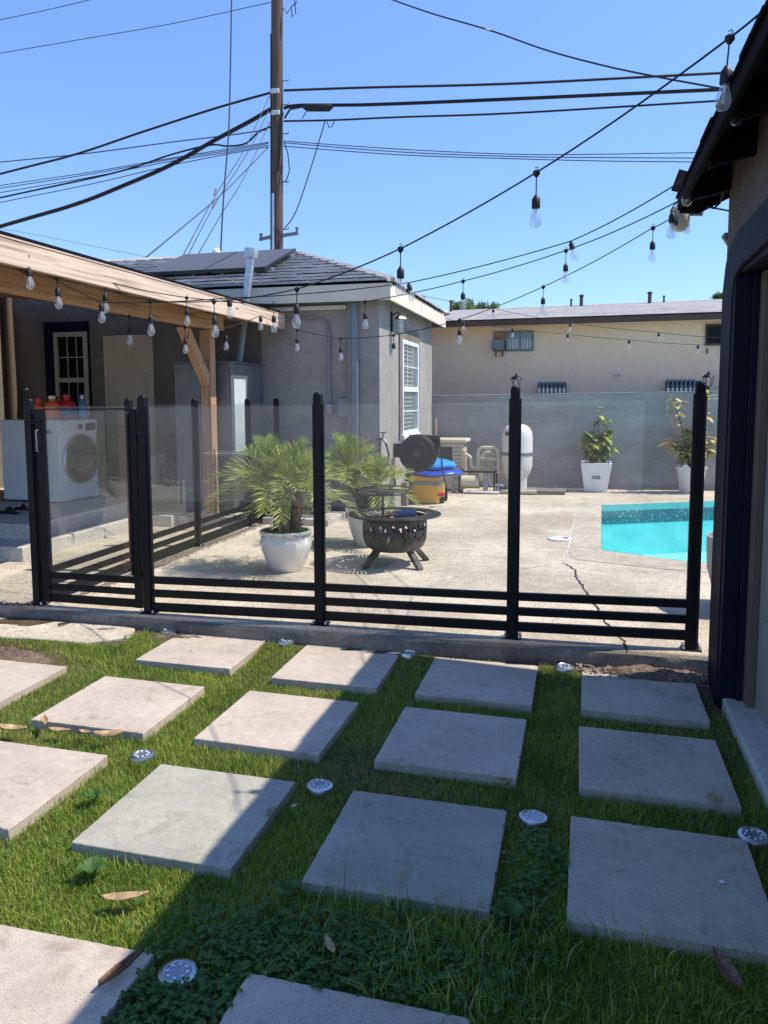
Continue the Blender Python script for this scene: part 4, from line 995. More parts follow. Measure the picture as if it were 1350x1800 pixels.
# vent pipe
p0, p1, p2 = at(420, 636, y=8.85), at(430, 560, y=8.85), at(441, 452, y=8.85)
t = thing('vent_pipe', 'leaning galvanised vent pipe rising from the cabinet past the eave', 'vent pipe', p0)
b = MB(); b.tube([p0, p1], .042, 16); b.build('lower_pipe', M['downspout'], t, 0, True)
b = MB(); b.tube([p1, p2], .05, 20); b.build('upper_pipe', M['steel'], t, 0, True)
d_ = (p2-p1).normalized(); b = MB(); b.tube([p2-d_*.01, p2+d_*.09], .085, 20); b.tube([p2+d_*.09, p2+d_*.10], .078, 20); b.build('rain_cap', M['steel'], t, 0, True)
# air conditioner condenser
ac = thing('air_conditioner', 'louvred gray air conditioner condenser beside the potted palms', 'air conditioner', (-3.3, 8.9, .18))
X0, X1, Y0, Y1 = -3.58, -2.98, 8.58, 9.14
b = MB(); b.box(X0+.02, X1-.02, Y0+.02, Y1-.02, .21, .86); b.build('coil', M['condfin'], ac, 0, True)
b = MB()
for xx in (X0, X1-.05):
    for yy in (Y0, Y1-.05): b.box(xx, xx+.05, yy, yy+.05, .185, .88)
b.box(X0-.005, X1+.005, Y0-.005, Y1+.005, .88, .92); b.box(X0-.004, X1+.004, Y0-.004, Y1+.004, .182, .215); b.build('casing', M['steel'], ac, .004, True)
b = MB()
for k in range(11): z_ = .25+k*.056; b.box(X0+.05, X1-.05, Y0+.002, Y0+.012, z_, z_+.012); b.box(X1-.012, X1-.002, Y0+.05, Y1-.05, z_, z_+.012)
for k in range(6): y_ = Y0+.1+k*.072; b.box(X1-.0135, X1-.0125, y_, y_+.01, .22, .87)
b.build('louvre', M['conduit'], ac, 0, True)

# ------------------------------------------------------------------ potted palms
def frond(b, o, az_, elv, L, droop, nl=22, ll=.17, wl_=.0036):
    d = Vector((math.cos(az_)*math.cos(elv), math.sin(az_)*math.cos(elv), math.sin(elv)))
    side = Vector((-math.sin(az_), math.cos(az_), 0)); pts = []
    for i in range(11):
        t_ = i/10; pts.append(o+d*L*t_-Vector((0, 0, 1))*droop*L*t_**2.2)
    b.tube(pts, [.006*(1-.8*i/10) for i in range(11)], 4, False)
    for k in range(nl):
        t_ = .18+.82*k/(nl-1); i = min(9, int(t_*10)); p_ = pts[i].lerp(pts[i+1], t_*10-i) if i < 10 else pts[10]
        tan = (pts[i+1]-pts[i]).normalized(); up = side.cross(tan).normalized()
        for s2 in (-1, 1):
            l_ = ll*(.55+.9*math.sin(math.pi*min(1, t_*.85+.1)))*.75*random.uniform(.8, 1.1)
            e = (side*s2*random.uniform(.5, .8)+tan*random.uniform(.75, 1.1)+up*random.uniform(.1, .6)*(1 if up.z > 0 else -1)).normalized()
            mid = p_+e*l_*.55; tip = p_+e*l_-Vector((0, 0, l_*random.uniform(.0, .14))); wv = tan.cross(e).normalized().cross(e).normalized()*wl_
            b.add([p_-wv*.5, p_+wv*.5, mid+wv, mid-wv, tip], [(0, 1, 2, 3), (3, 2, 4)])
def crown(b, o, n_, L, lean=(0, 0), ll=.17):
    for i in range(n_):
        a = i*2.399+random.uniform(-.2, .2); u = (i+.5)/n_; e = R(84)-u*R(90)+random.uniform(-.12, .12)
        frond(b, o+Vector((0, 0, random.uniform(-.02, .03))), a, e, L*random.uniform(.8, 1.1)*(.9+.2*u), .16+.30*u+random.uniform(0, .16), 22, ll)
def pot_mesh(prof, n_=40): return MB().lathe(prof, n_)
# palm 1
q = Vector((-2.44, 6.20, DZ))
t = thing('potted_palm', 'bushy palm in a round white pot between the first two fence posts', 'potted palm', q)
pot_mesh([(.0001, 0), (.125, 0), (.135, .01), (.185, .12), (.218, .21), (.222, .25), (.212, .29), (.203, .31), (.222, .325), (.226, .345), (.216, .352), (.198, .345), (.195, .30)]).build('pot', M['ceramic'], t)
MB().lathe([(.0001, .318), (.1, .315), (.197, .305)], 24).build('potting_soil', M['soil'], t)
b = MB()
for sx, sy_, lx, ly in ((-.055, .0, -.03, .02), (.065, .03, .05, -.03), (.0, -.04, .01, -.05)):
    pts = [Vector((sx+lx*k/5, sy_+ly*k/5, .30+.38*k/5)) for k in range(6)]; b.tube(pts, [.045, .05, .048, .05, .045, .03], 10)
    for k in range(26):
        a = random.uniform(0, 6.28); z_ = random.uniform(.02, .38); c_ = Vector((sx+lx*z_/.38, sy_+ly*z_/.38, .30+z_)); e = Vector((math.cos(a), math.sin(a), .7))
        b.tube([c_+e*.035, c_+e*.09], [.012, .003], 5)
b.build('trunk', M['fronddry'], t)
b = MB()
crown(b, Vector((-.12, .02, .74)), 28, .56, ll=.19); crown(b, Vector((.10, .0, .72)), 24, .52, ll=.18); crown(b, Vector((.0, -.08, .68)), 12, .40)
b.build('fronds', M['palm'], t, smooth=False)
b = MB()
for _ in range(1500):
    a = random.uniform(0, 6.28); r_ = .225*math.sqrt(random.random()); z_ = .33+.06*random.random()*(1-r_/.3)-max(0, r_-.19)*.5; c_ = Vector((r_*math.cos(a), r_*math.sin(a), z_)); s2 = .011
    u = Vector((random.gauss(0, 1), random.gauss(0, 1), random.gauss(0, .6))).normalized(); v2 = u.cross(Vector((0, 0, 1))).normalized()
    b.add([c_-u*s2, c_+v2*s2*.6, c_+u*s2, c_-v2*s2*.6], [(0, 1, 2, 3)])
b.build('groundcover', M['clover'], t, smooth=False)
# palm 2
q = Vector((-2.03, 7.50, DZ))
t = thing('potted_palm', 'palm with a leaning trunk in a white pot behind the fire pit', 'potted palm', q)
pot_mesh([(.0001, 0), (.155, 0), (.17, .02), (.225, .18), (.25, .30), (.245, .33), (.262, .35), (.268, .385), (.25, .392), (.235, .38), (.23, .33)]).build('pot', M['ceramic'], t)
MB().lathe([(.0001, .35), (.1, .35), (.235, .34)], 24).build('potting_soil', M['soil'], t)
b = MB()
for (x0_, y0_, x1_, y1_, h_) in ((-.06, .0, -.25, .0, .40), (.02, .0, .02, -.03, .22)):
    pts = [Vector((x0_+(x1_-x0_)*k/6, y0_+(y1_-y0_)*k/6, .34+h_*k/6)) for k in range(7)]; b.tube(pts, [.05, .06, .055, .06, .055, .05, .03], 10)
    for k in range(44):
        a = random.uniform(0, 6.28); u = random.uniform(.05, 1); c_ = Vector((x0_+(x1_-x0_)*u, y0_+(y1_-y0_)*u, .34+h_*u)); e = Vector((math.cos(a), math.sin(a), .8))
        b.tube([c_+e*.04, c_+e*.1], [.013, .003], 5)
b.build('trunk', M['fronddry'], t)
b = MB(); crown(b, Vector((-.25, .0, .76)), 30, .46, ll=.19); crown(b, Vector((.04, -.03, .58)), 24, .44, ll=.18)
b.build('fronds', M['palm'], t, smooth=False)
b = MB()
for _ in range(500):
    a = random.uniform(0, 6.28); r_ = .22*math.sqrt(random.random()); c_ = Vector((r_*math.cos(a), r_*math.sin(a), .36+.04*random.random())); u = Vector((random.gauss(0, 1), random.gauss(0, 1), 1)).normalized()*.014; v2 = u.cross(Vector((1, 0, 0))).normalized()*.006
    b.add([c_-u, c_+v2, c_+u, c_-v2], [(0, 1, 2, 3)])
b.build('groundcover', M['grass'], t, smooth=False)

# ------------------------------------------------------------------ fire pit
fp = thing('fire_pit', 'black iron fire pit with lattice bowl, rim ring and swing grate', 'fire pit', (-1.585, 6.64, DZ))
N_ = 60; Rb = .285
b = MB(); rows = [(.44, Rb), (.385, Rb), (.33, Rb), (.275, Rb*.995), (.22, Rb*.97), (.17, Rb*.88), (.14, Rb*.72), (.13, .0001)]
vs = []; fs = []
for z_, r_ in rows:
    for k in range(N_): a = 2*math.pi*k/N_; vs.append((r_*math.cos(a), r_*math.sin(a), z_))
for i in range(len(rows)-1):
    for k in range(N_):
        q = [i*N_+k, i*N_+(k+1) % N_, (i+1)*N_+(k+1) % N_, (i+1)*N_+k]
        if i in (1,):                                   # zigzag lattice: drop one triangle of each cell pair
            if k % 2 == 0: fs.append((q[0], q[3], q[2])) if k % 4 else fs.append((q[0], q[3], q[1]))
            else: fs.append((q[0], q[1], q[2]))
        elif i == 2 and k % 4 == 1: fs.append((q[0], q[1], q[3]))
        elif i == 3 and k % 5 == 0: fs.append((q[1], q[2], q[3]))
        else: fs.append(tuple(q))
b.add(vs, fs); bw = b.build('bowl', M['iron'], fp); sm = bw.modifiers.new('thick', 'SOLIDIFY'); sm.thickness = .004
b = MB()
for r_, z_ in ((.285, .455), (.405, .452)): b.tube([(r_*math.cos(a*math.pi/32), r_*math.sin(a*math.pi/32), z_) for a in range(65)], .007, 8, False)
for k in range(64):
    if k % 16 in (5, 6, 7): continue
    a = k*math.pi/32; b.bar((.285*math.cos(a), .285*math.sin(a), .453), (.405*math.cos(a+.03), .405*math.sin(a+.03), .453), .020, .004)
for k in range(4):
    a0 = (k*16+4.5)*math.pi/32; pts = [(a0+j*.05) for j in range(8)]
    for j in range(7): b.add([(r_*math.cos(pts[j+e]), r_*math.sin(pts[j+e]), .455) for r_, e in ((.29, 0), (.40, 0), (.40, 1), (.29, 1))], [(0, 1, 2, 3)])
b.tube([(.345*math.cos(a*math.pi/32), .345*math.sin(a*math.pi/32), .4565) for a in range(65)], .004, 6, False)
b.build('rim', M['iron'], fp)
for a in (-2.25, -.62, .75, 2.45):
    b = MB(); d = Vector((math.cos(a), math.sin(a), 0)); b.bar(d*.17+Vector((0, 0, .18)), d*.335+Vector((0, 0, .0)), .055, .038); b.build('leg', M['iron'], fp, .003)
b = MB(); gc = Vector((-.10, 0, .64)); b.tube([gc+Vector((.225*math.cos(a*.1963), .225*math.sin(a*.1963), 0)) for a in range(33)], .007, 8, False)
b.tube([gc+Vector((.225*math.cos(a*.1963), .225*math.sin(a*.1963), .035)) for a in range(33)], .006, 8, False)
for k in range(-9, 10):
    x_ = k*.023; h_ = math.sqrt(max(0, .225**2-x_*x_)); b.tube([gc+Vector((x_, -h_, 0)), gc+Vector((x_, h_, 0))], .0025, 5)
b.tube([gc+Vector((-.225, 0, 0)), gc+Vector((.225, 0, 0))], .004, 5)
b.tube([gc+Vector(v_) for v_ in ((-.0, -.17, .012), (-.0, -.25, .02), (.13, -.25, .02), (.13, -.17, .012))], .007, 8)
for k in range(4): a = k*1.57; b.tube([gc+Vector((.225*math.cos(a), .225*math.sin(a), 0)), gc+Vector((.225*math.cos(a), .225*math.sin(a), .035))], .005, 5)
b.build('cooking_grate', M['iron'], fp)
b = MB(); b.tube([(-.06, -.19, .46-.12), (-.06, -.19, .66)], .011, 10); b.tube([(-.06, -.19, .42), (-.06, -.27, .42)], .01, 8); b.build('grate_post', M['iron'], fp)
b = MB()
for (x_, y_, a, L_) in ((-.12, .02, .4, .3), (.02, .06, -.7, .3), (.0, -.05, 1.5, .26), (.1, .0, .2, .2), (-.05, .1, 2.2, .22)):
    d = Vector((math.cos(a), math.sin(a), .12))*L_/2; c_ = Vector((x_, y_, .40+random.uniform(0, .035))); b.tube([c_-d, c_-d*.3+Vector((0, 0, .005)), c_+d], [.03, .034, .027], 8)
lg = b.build('firewood', M['logs']); lg.location = fp.location; tag(lg, 'pile of pale split firewood inside the fire pit', 'firewood')
b = MB(); b.tube([(.03, -.06, .445), (.20, -.02, .45)], .05, 20); o = b.build('blue_tin', M['bluecup']); o.location = fp.location; tag(o, 'dark blue tin lying on the wood in the fire pit', 'tin')

# ------------------------------------------------------------------ hose reel, storage, pool gear
hr = thing('hose_reel', 'round black wall mounted hose reel on the corner of the gray house', 'hose reel', (HX+.02, 9.9, 1.0))
cx_, cz_ = -2.045, .86; ry = 9.84
b = MB(); b.tube([(cx_, ry-.02, cz_), (cx_, ry+.14, cz_)], .245, 36); b.box(cx_-.12, cx_+.27, ry+.03, ry+.17, cz_+.08, cz_+.235); b.box(cx_+.05, cx_+.27, ry+.03, ry+.17, cz_-.02, cz_+.2); b.build('housing', M['rubber'], hr, .012, True)
b = MB()
for r_, dz_ in ((.225, .03), (.15, .045), (.07, .055)):
    b.tube([(cx_, ry-.02-dz_+.0, cz_), (cx_, ry-.02-.0, cz_)], r_, 36)
b.build('drum_face', M['rubber'], hr, .008, True)
M['reelmark'] = plain('reel emblem', (.05, .05, .052), .5, 0, .1, 5, 0)
b = MB(); b.tube([(cx_, ry-.078, cz_), (cx_, ry-.0765, cz_)], .05, 24); b.build('emblem', M['reelmark'], hr, 0, True)
b = MB(); b.box(HX+.001, HX+.16, 9.9, 9.98, .80, .98); b.build('wall_bracket', M['rubber'], hr, .004, True)
hz = [(cx_+.27, 9.86, cz_+.17), (cx_+.31, 9.85, cz_+.05), (cx_+.31, 9.9, cz_-.2), (cx_+.30, 10.25, cz_-.42), (cx_+.28, 10.42, .36)]
b = MB(); b.tube(hz, .011, 8); b.build('hose', M['rubber'], hr, 0, True)
b = MB(); b.bar((cx_+.28, 10.42, .36), (cx_+.28, 10.43, .20), .03, .03); b.build('spray_gun', M['rubber'], hr, .004, True)
b = MB(); b.tube([(cx_+.26, 10.41, .26), (cx_+.17, 10.41, .27)], .03, 10); b.build('nozzle', M['red'], hr, 0, True)
# tap with hanging loop of hose
tp = thing('hose_tap', 'outdoor tap with a short hose loop on the corner of the gray house', 'tap', (HX, 9.35, .9))
b = MB(); b.tube([(HX-.02, 9.15, 1.08), (HX+.06, 9.12, 1.08), (HX+.1, 9.12, 1.03)], .016, 8); b.tube([(HX+.02, 9.13, .2), (HX+.02, 9.13, 1.1)], .018, 8); b.tube([(HX+.06, 9.12, 1.08), (HX+.06, 9.12, 1.15)], .01, 8); b.tube([(HX+.02, 9.12, 1.16), (HX+.10, 9.12, 1.16)], .009, 8); b.build('pipe', M['cabinet'], tp, 0, True)
b = MB(); b.tube([(HX+.1, 9.1, 1.03), (HX+.15, 9.05, .9), (HX+.12, 9.02, .72), (HX+.0, 9.0, .62), (HX+.02, 9.0, .5), (HX+.14, 9.0, .45), (HX+.24, 9.0, .55), (HX+.22, 9.0, .7), (HX+.14, 9.02, .8)], .012, 8); b.build('hose', M['rubber'], tp, 0, True)
# concrete block at the house foot
b = MB(); b.box(-2.42, -2.30, 10.35, 10.85, DZ-.01, .42); o = b.build('concrete_block', M['kerb'], None, .006); tag(o, 'gray concrete block at the foot of the house left of the yellow box', 'block')
# yellow storage box
yb = thing('storage_box', 'yellow plastic storage box with gray green band on the deck', 'storage box', (-2.12, 10.75, DZ))
bx = dict(x0=-2.31, x1=-1.90, y0=10.62, y1=11.12)
b = MB(); b.add([(bx['x0']+.01, bx['y0']+.01, .105), (bx['x1']-.01, bx['y0']+.01, .105), (bx['x1']-.01, bx['y1']-.01, .105), (bx['x0']+.01, bx['y1']-.01, .105), (bx['x0'], bx['y0'], .50), (bx['x1'], bx['y0'], .50), (bx['x1'], bx['y1'], .50), (bx['x0'], bx['y1'], .50)],
      [(0, 3, 2, 1), (4, 5, 6, 7), (0, 1, 5, 4), (1, 2, 6, 5), (2, 3, 7, 6), (3, 0, 4, 7)]); b.build('body', M['yellow'], yb, .012, True)
b = MB(); b.box(bx['x0']-.003, bx['x1']+.003, bx['y0']-.003, bx['y1']+.003, .36, .42); b.build('band', M['greenband'], yb, .002, True)
b = MB()
for yy in (10.75, 11.0): b.tube([(bx['x1']+.005, yy, .14), (bx['x1']+.045, yy, .14)], .045, 16)
b.build('wheel', M['rubber'], yb, 0, True)
def float_(name, label, cx, cy, cz, rx, ry_, h, m, rot=0):
    b = MB(); b.lathe([(.0001, 0), (.7, 0), (.95, .25*h), (1, .55*h), (.93, .85*h), (.72, h), (.0001, .9*h)], 36, (0, 0, 0)); b.v = [(x*rx*(1+.05*math.sin(3*math.atan2(y, x))), y*ry_, z+.012*math.sin(4*x+2*y)) for x, y, z in b.v]
    o = b.build(name, m); o.location = (cx, cy, cz); o.rotation_euler = (.04, .03, rot); tag(o, label, 'pool float', 'blue pool floats on the yellow box')
float_('pool_float', 'dark blue flattened pool float lying on the yellow box', -2.02, 10.82, .49, .43, .32, .09, M['royal'])
float_('pool_float', 'bright blue pool float on top of the dark blue one', -1.98, 10.86, .58, .27, .26, .11, M['skyblue'])
# heater / pump housing
ht = thing('pool_heater', 'beige pool heater box with rolled top by the house corner', 'pool heater', (-2.0, 12.3, DZ))
b = MB(); b.box(-2.30, -1.80, 12.25, 12.62, .12, .86); b.build('body', M['beigeplastic'], ht, .02, True)
b = MB(); b.box(-2.34, -1.74, 12.2, 12.66, .861, .93); b.build('lid', M['beigeplastic'], ht, .03, True, seg=4)
b = MB(); b.box(-2.2, -1.98, 12.235, 12.249, .55, .80); b.build('intake_grille', M['darktint'], ht, .004, True)
b = MB()
for k in range(9): b.box(-1.96, -1.84, 12.238, 12.2495, .3+k*.06, .315+k*.06)
b.build('louvre', M['conduit'], ht, 0, True)
def pipes(name, label, runs, r_, m, cat='pipe'):
    t = thing(name, label, cat, tuple(Vector(runs[0][0])))
    for rr in runs:
        P = [Vector(p) for p in rr]; out = [P[0]]
        for i in range(1, len(P)-1):
            a = (P[i-1]-P[i]).normalized(); c_ = (P[i+1]-P[i]).normalized(); k = min(.05, (P[i-1]-P[i]).length*.4, (P[i+1]-P[i]).length*.4)
            for s2 in (0, .25, .5, .75, 1): out.append((P[i]+a*k).lerp(P[i]+c_*k, s2)*.5+((P[i]+a*k*(1-s2)+c_*k*s2))*.5)
        out.append(P[-1]); MB().tube(out, r_, 12).build('pipe', m, t, 0, True)
    return t
pY = 12.2
pipes('plumbing', 'tall beige looped pool pipes between heater and filter tank', [[(-1.56, pY, .40), (-1.56, pY, .80), (-1.25, pY, .80), (-1.25, pY, .40)], [(-1.50, pY+.08, .42), (-1.50, pY+.08, .72), (-1.31, pY+.08, .72), (-1.31, pY+.08, .5)],
      [(-1.56, pY+.02, .62), (-1.1, pY+.02, .62)], [(-1.25, pY+.05, .42), (-1.05, pY+.05, .42)], [(-1.78, pY, .75), (-1.78, pY, .35)], [(-1.80, pY, .68), (-1.68, pY, .68), (-1.68, pY, .48), (-1.5, pY, .48)]], .026, M['beigeplastic'], 'plumbing')
pm = thing('pool_pump', 'beige pool pump on a black stand in front of the yard wall', 'pool pump', (-1.55, 12.1, DZ))
b = MB(); b.tube([(-1.80, 12.05, .27), (-1.52, 12.05, .27)], .10, 20); b.lathe([(.085, 0), (.09, .12), (.095, .13), (.0001, .15)], 20, (-1.45, 12.05, .30)); b.build('motor', M['beigeplastic'], pm, .004, True)
b = MB()
for (a, c_) in (((-1.82, 11.95, .44), (-1.28, 11.95, .44)), ((-1.82, 11.95, .13), (-1.28, 11.95, .13)), ((-1.82, 11.95, .13), (-1.82, 11.95, .44)), ((-1.28, 11.95, .11), (-1.28, 11.95, .44)), ((-1.28, 12.3, .11), (-1.28, 12.3, .44)), ((-1.82, 12.3, .11), (-1.82, 12.3, .44)), ((-1.82, 11.95, .44), (-1.82, 12.3, .44)), ((-1.28, 11.95, .44), (-1.28, 12.3, .44))): b.bar(a, c_, .025, .025)
b.build('stand', M['blackmetal'], pm, 0, True)
b = MB(); b.box(-1.45, -1.38, 11.94, 12.0, .11, .40); b.box(-1.95, -1.89, 12.0, 12.06, .105, .30); b.build('support', M['conduit'], pm, .004, True)
b = MB(); b.tube([(-1.15, 12.1, .22), (-1.35, 12.1, .22), (-1.40, 12.1, .3)], .028, 10); b.tube([(-1.75, 11.9, .135), (-1.2, 11.92, .13)], .02, 8); b.build('suction_pipe', M['whitepaint'], pm, 0, True)
ft = thing('filter_tank', 'tall off white pool filter tank against the yard wall', 'filter tank', (-.965, 12.25, DZ))
b = MB(); prof = [(.0001, 0), (.16, 0), (.16, .22), (.165, .24), (.215, .33), (.238, .42), (.24, .60)]
b.lathe(prof, 36); b.build('lower_body', M['tank'], ft)
b = MB(); b.lathe([(.24, .61), (.238, .85), (.225, .95), (.185, 1.02), (.12, 1.06), (.0001, 1.075)], 36); b.build('lid', M['tank'], ft)
b = MB(); b.lathe([(.243, .585), (.25, .59), (.25, .61), (.25, .63), (.243, .635)], 36); b.build('clamp_ring', M['cabinet'], ft, .001)
b = MB(); b.tube([(-.12, -.20, .93), (-.14, -.25, .93)], .03, 14); b.build('gauge', M['darktint'], ft)
b = MB(); b.tube([(-.30, 12.0-12.25, .04), (.62-.3, 12.0-12.25, .04)], .035, 10)
b.build('foot_pipe', M['coping'], ft)
b = MB(); b.prism([(-1.25, 11.98), (-.22, 12.05), (-.22, 12.4), (-1.25, 12.5)], DZ-.01, .165); o = b.build('equipment_pad', M['kerb'], None, .015); tag(o, kind='structure')
# bamboo stick against the wall corner
b = MB(); b.tube([(-2.30, 12.62, .1), (-2.33, 12.68, 1.25)], .018, 8); o = b.build('wooden_stake', M['wood_z']); tag(o, 'thin wooden stake standing in the corner of house and yard wall', 'stake')

# ------------------------------------------------------------------ yard wall
yw = thing('yard_wall', 'long gray stucco yard wall behind the pool', 'wall', (0, 13.0, DZ))
def wy(x): return 13.05+.085*(x+.2)
def wtop(x): return 1.60+.012*(x+2.4)
b = MB(); xs = [-3.2, -.95+.02, 2.0, 7.0]
for i, (xa, xb) in enumerate(((-2.6, -1.02), (-1.01, 7.0))):
    b.add([(xa, wy(xa), -.1), (xb, wy(xb), -.1), (xb, wy(xb)+.18, -.1), (xa, wy(xa)+.18, -.1), (xa, wy(xa), wtop(xa)), (xb, wy(xb), wtop(xb)), (xb, wy(xb)+.18, wtop(xb)), (xa, wy(xa)+.18, wtop(xa))],
          [(0, 3, 2, 1), (4, 5, 6, 7), (0, 1, 5, 4), (1, 2, 6, 5), (2, 3, 7, 6), (3, 0, 4, 7)])
b.build('wall_face', M['wall'], yw, .004, True)
b = MB()
for (xa, xb) in ((-2.6, -1.02), (-1.01, 7.0)): b.extr([(xa, wy(xa)-.006, wtop(xa)+.001), (xa, wy(xa)+.19, wtop(xa)+.001), (xa, wy(xa)+.19, wtop(xa)+.018), (xa, wy(xa)-.006, wtop(xa)+.018)], (xb-xa, wy(xb)-wy(xa), wtop(xb)-wtop(xa)))
b.build('cap', M['wallcap'], yw, .004, True)
b = MB(); b.extr([(-1.2, wy(-1.2)-.03, .1), (-1.2, wy(-1.2)+.0, .1), (-1.2, wy(-1.2), .125), (-1.2, wy(-1.2)-.03, .125)], (8, .68, 0)); b.build('footing', M['coping'], yw, .003, True)
# garden lanterns on the wall
def lantern(px, py, label):
    q = at(px, py, y=13.2); q.z = 1.63
    t = thing('post_lantern', label, 'lantern', q, 0, 'black lanterns on the yard wall')
    b = MB(); b.lathe([(.045, 0), (.045, .02), (.02, .04), (.02, .09), (.045, .1), (.05, .11)], 12); b.build('base', M['blackmetal'], t)
    b = MB()
    for k in range(6): a = k*math.pi/3; b.bar((.05*math.cos(a), .05*math.sin(a), .11), (.075*math.cos(a), .075*math.sin(a), .25), .008, .008)
    b.lathe([(.10, .25), (.095, .262), (.05, .295), (.02, .31), (.012, .34), (.0001, .35)], 12); b.build('cage', M['blackmetal'], t)
    b = MB(); b.lathe([(.045, .112), (.068, .248)], 6); b.build('glass', M['bulbglass'], t); return t
lantern(907, 690, 'small black lantern just behind the top of the third fence post'); lantern(1244, 690, 'small black lantern above the wall right of the last fence post')

# ------------------------------------------------------------------ potted plants at the wall
def lf(b, p, d, L, wd, up=Vector((0, 0, 1)), droop=.3):
    d = d.normalized(); s2 = d.cross(up); s2 = s2.normalized() if s2.length > .01 else Vector((1, 0, 0)); nrm = s2.cross(d)
    P = []
    for t_, ww in ((0, .12), (.3, .8), (.6, 1), (.85, .6), (1, .06)):
        c_ = p+d*L*t_-Vector((0, 0, 1))*droop*L*t_*t_; P += [c_-s2*wd*ww/2+nrm*wd*.12*ww, c_, c_+s2*wd*ww/2+nrm*wd*.12*ww]
    fs = []
    for j in range(4): q = 3*j; fs += [(q, q+1, q+4, q+3), (q+1, q+2, q+5, q+4)]
    b.add(P, fs)
q = Vector((.235, 12.72, DZ))
t = thing('potted_plant', 'leafy green plant in a square tapered white planter by the wall', 'potted plant', q)
b = MB(); b.add([(x*.17, y*.17, .0) for x, y in ((-1, -1), (1, -1), (1, 1), (-1, 1))]+[(x*.235, y*.235, .46) for x, y in ((-1, -1), (1, -1), (1, 1), (-1, 1))]+[(x*.215, y*.215, .46) for x, y in ((-1, -1), (1, -1), (1, 1), (-1, 1))]+[(x*.21, y*.21, .42) for x, y in ((-1, -1), (1, -1), (1, 1), (-1, 1))],
      [(0, 3, 2, 1), (0, 1, 5, 4), (1, 2, 6, 5), (2, 3, 7, 6), (3, 0, 4, 7), (4, 5, 9, 8), (5, 6, 10, 9), (6, 7, 11, 10), (7, 4, 8, 11), (8, 9, 13, 12), (9, 10, 14, 13), (10, 11, 15, 14), (11, 8, 12, 15)])
b.build('planter', M['white'], t, .006)
b = MB(); b.add([(x*.212, y*.212, .425) for x, y in ((-1, -1), (1, -1), (1, 1), (-1, 1))], [(0, 1, 2, 3)]); b.build('potting_soil', M['soil'], t)
b = MB()
M['greenprint'] = plain('dark green print', (.03, .10, .06), .6, 0, .1, 9, 0)
for k, (x_, w__, z_, h__) in enumerate(((-.055, .012, .21, .05), (-.035, .025, .21, .012), (-.035, .02, .235, .03), (-.005, .02, .21, .03), (.0, .012, .245, .02), (.025, .012, .21, .055), (.043, .018, .21, .02), (.045, .016, .24, .025))):
    yy = -(.17+.065*(z_/.46))-.004; b.box(x_, x_+w__, yy-.004, yy+.003, z_, z_+h__)
b.build('emblem', M['greenprint'], t)
b = MB(); l = MB()
for k in range(15):
    a = k*2.4; tip = Vector((.24*math.cos(a)*random.uniform(.5, 1), .2*math.sin(a)*random.uniform(.4, 1), .46+random.uniform(.22, .58)))
    if k == 0: tip = Vector((.02, 0, 1.32))
    if k == 1: tip = Vector((.16, 0, 1.15))
    if k == 2: tip = Vector((-.2, -.02, .95))
    s0 = Vector((random.uniform(-.05, .05), random.uniform(-.05, .05), .42)); b.tube([s0, s0.lerp(tip, .5)+Vector((0, 0, .05)), tip], [.009, .007, .003], 6)
    for j in range(42):
        u = random.uniform(.12, 1); p_ = s0.lerp(tip, u); aa = random.uniform(0, 6.28); lf(l, p_, Vector((math.cos(aa), math.sin(aa), random.uniform(-.4, .7))), random.uniform(.11, .19)*(1 if k > 1 else .75), random.uniform(.05, .085), droop=.45)
b.build('stem', M['stem'], t); l.build('foliage', M['citrus'], t, smooth=False)
q = Vector((1.66, 12.80, DZ))
t = thing('potted_plant', 'tall yellow variegated shrub in a round white pot by the wall', 'potted plant', q)
MB().lathe([(.0001, 0), (.155, 0), (.165, .02), (.215, .36), (.232, .37), (.235, .41), (.215, .41), (.205, .37)], 32).build('pot', M['ceramic'], t)
MB().lathe([(.0001, .38), (.207, .37)], 20).build('potting_soil', M['soil'], t)
b = MB(); l = MB()
for k, tip in enumerate([Vector((-.30, -.05, 1.48)), Vector((.22, -.04, 1.60)), Vector((-.1, 0, 1.0)), Vector((.1, .05, 1.05)), Vector((.30, 0, .85)), Vector((-.34, -.02, .80)), Vector((0, -.12, .75)), Vector((.18, -.1, .7)), Vector((-.18, -.1, .68))]):
    s0 = Vector((random.uniform(-.05, .05), random.uniform(-.05, .05), .38)); b.tube([s0, s0.lerp(tip, .5)+Vector((0, 0, .04)), tip], [.012, .009, .005], 6)
    for j in range(46 if k < 2 else 48):
        u = random.uniform(.2, 1); p_ = s0.lerp(tip, u); aa = random.uniform(0, 6.28); lf(l, p_, Vector((math.cos(aa), math.sin(aa), random.uniform(-.1, .9))), random.uniform(.13, .23), random.uniform(.05, .085), droop=.4)
b.build('stem', M['stem'], t); l.build('foliage', M['variegated'], t, smooth=False)
# gray planter behind the garage corner
q = Vector((1.14, 5.75, DZ)); t = thing('planter', 'tall gray round planter half hidden behind the garage corner', 'planter', q)
MB().lathe([(.0001, 0), (.15, 0), (.17, .02), (.23, .14), (.268, .28), (.275, .40), (.275, .51), (.262, .51), (.258, .42)], 40).build('pot', M['graypot'], t)
MB().lathe([(.0001, .43), (.26, .42)], 20).build('potting_soil', M['soil'], t)

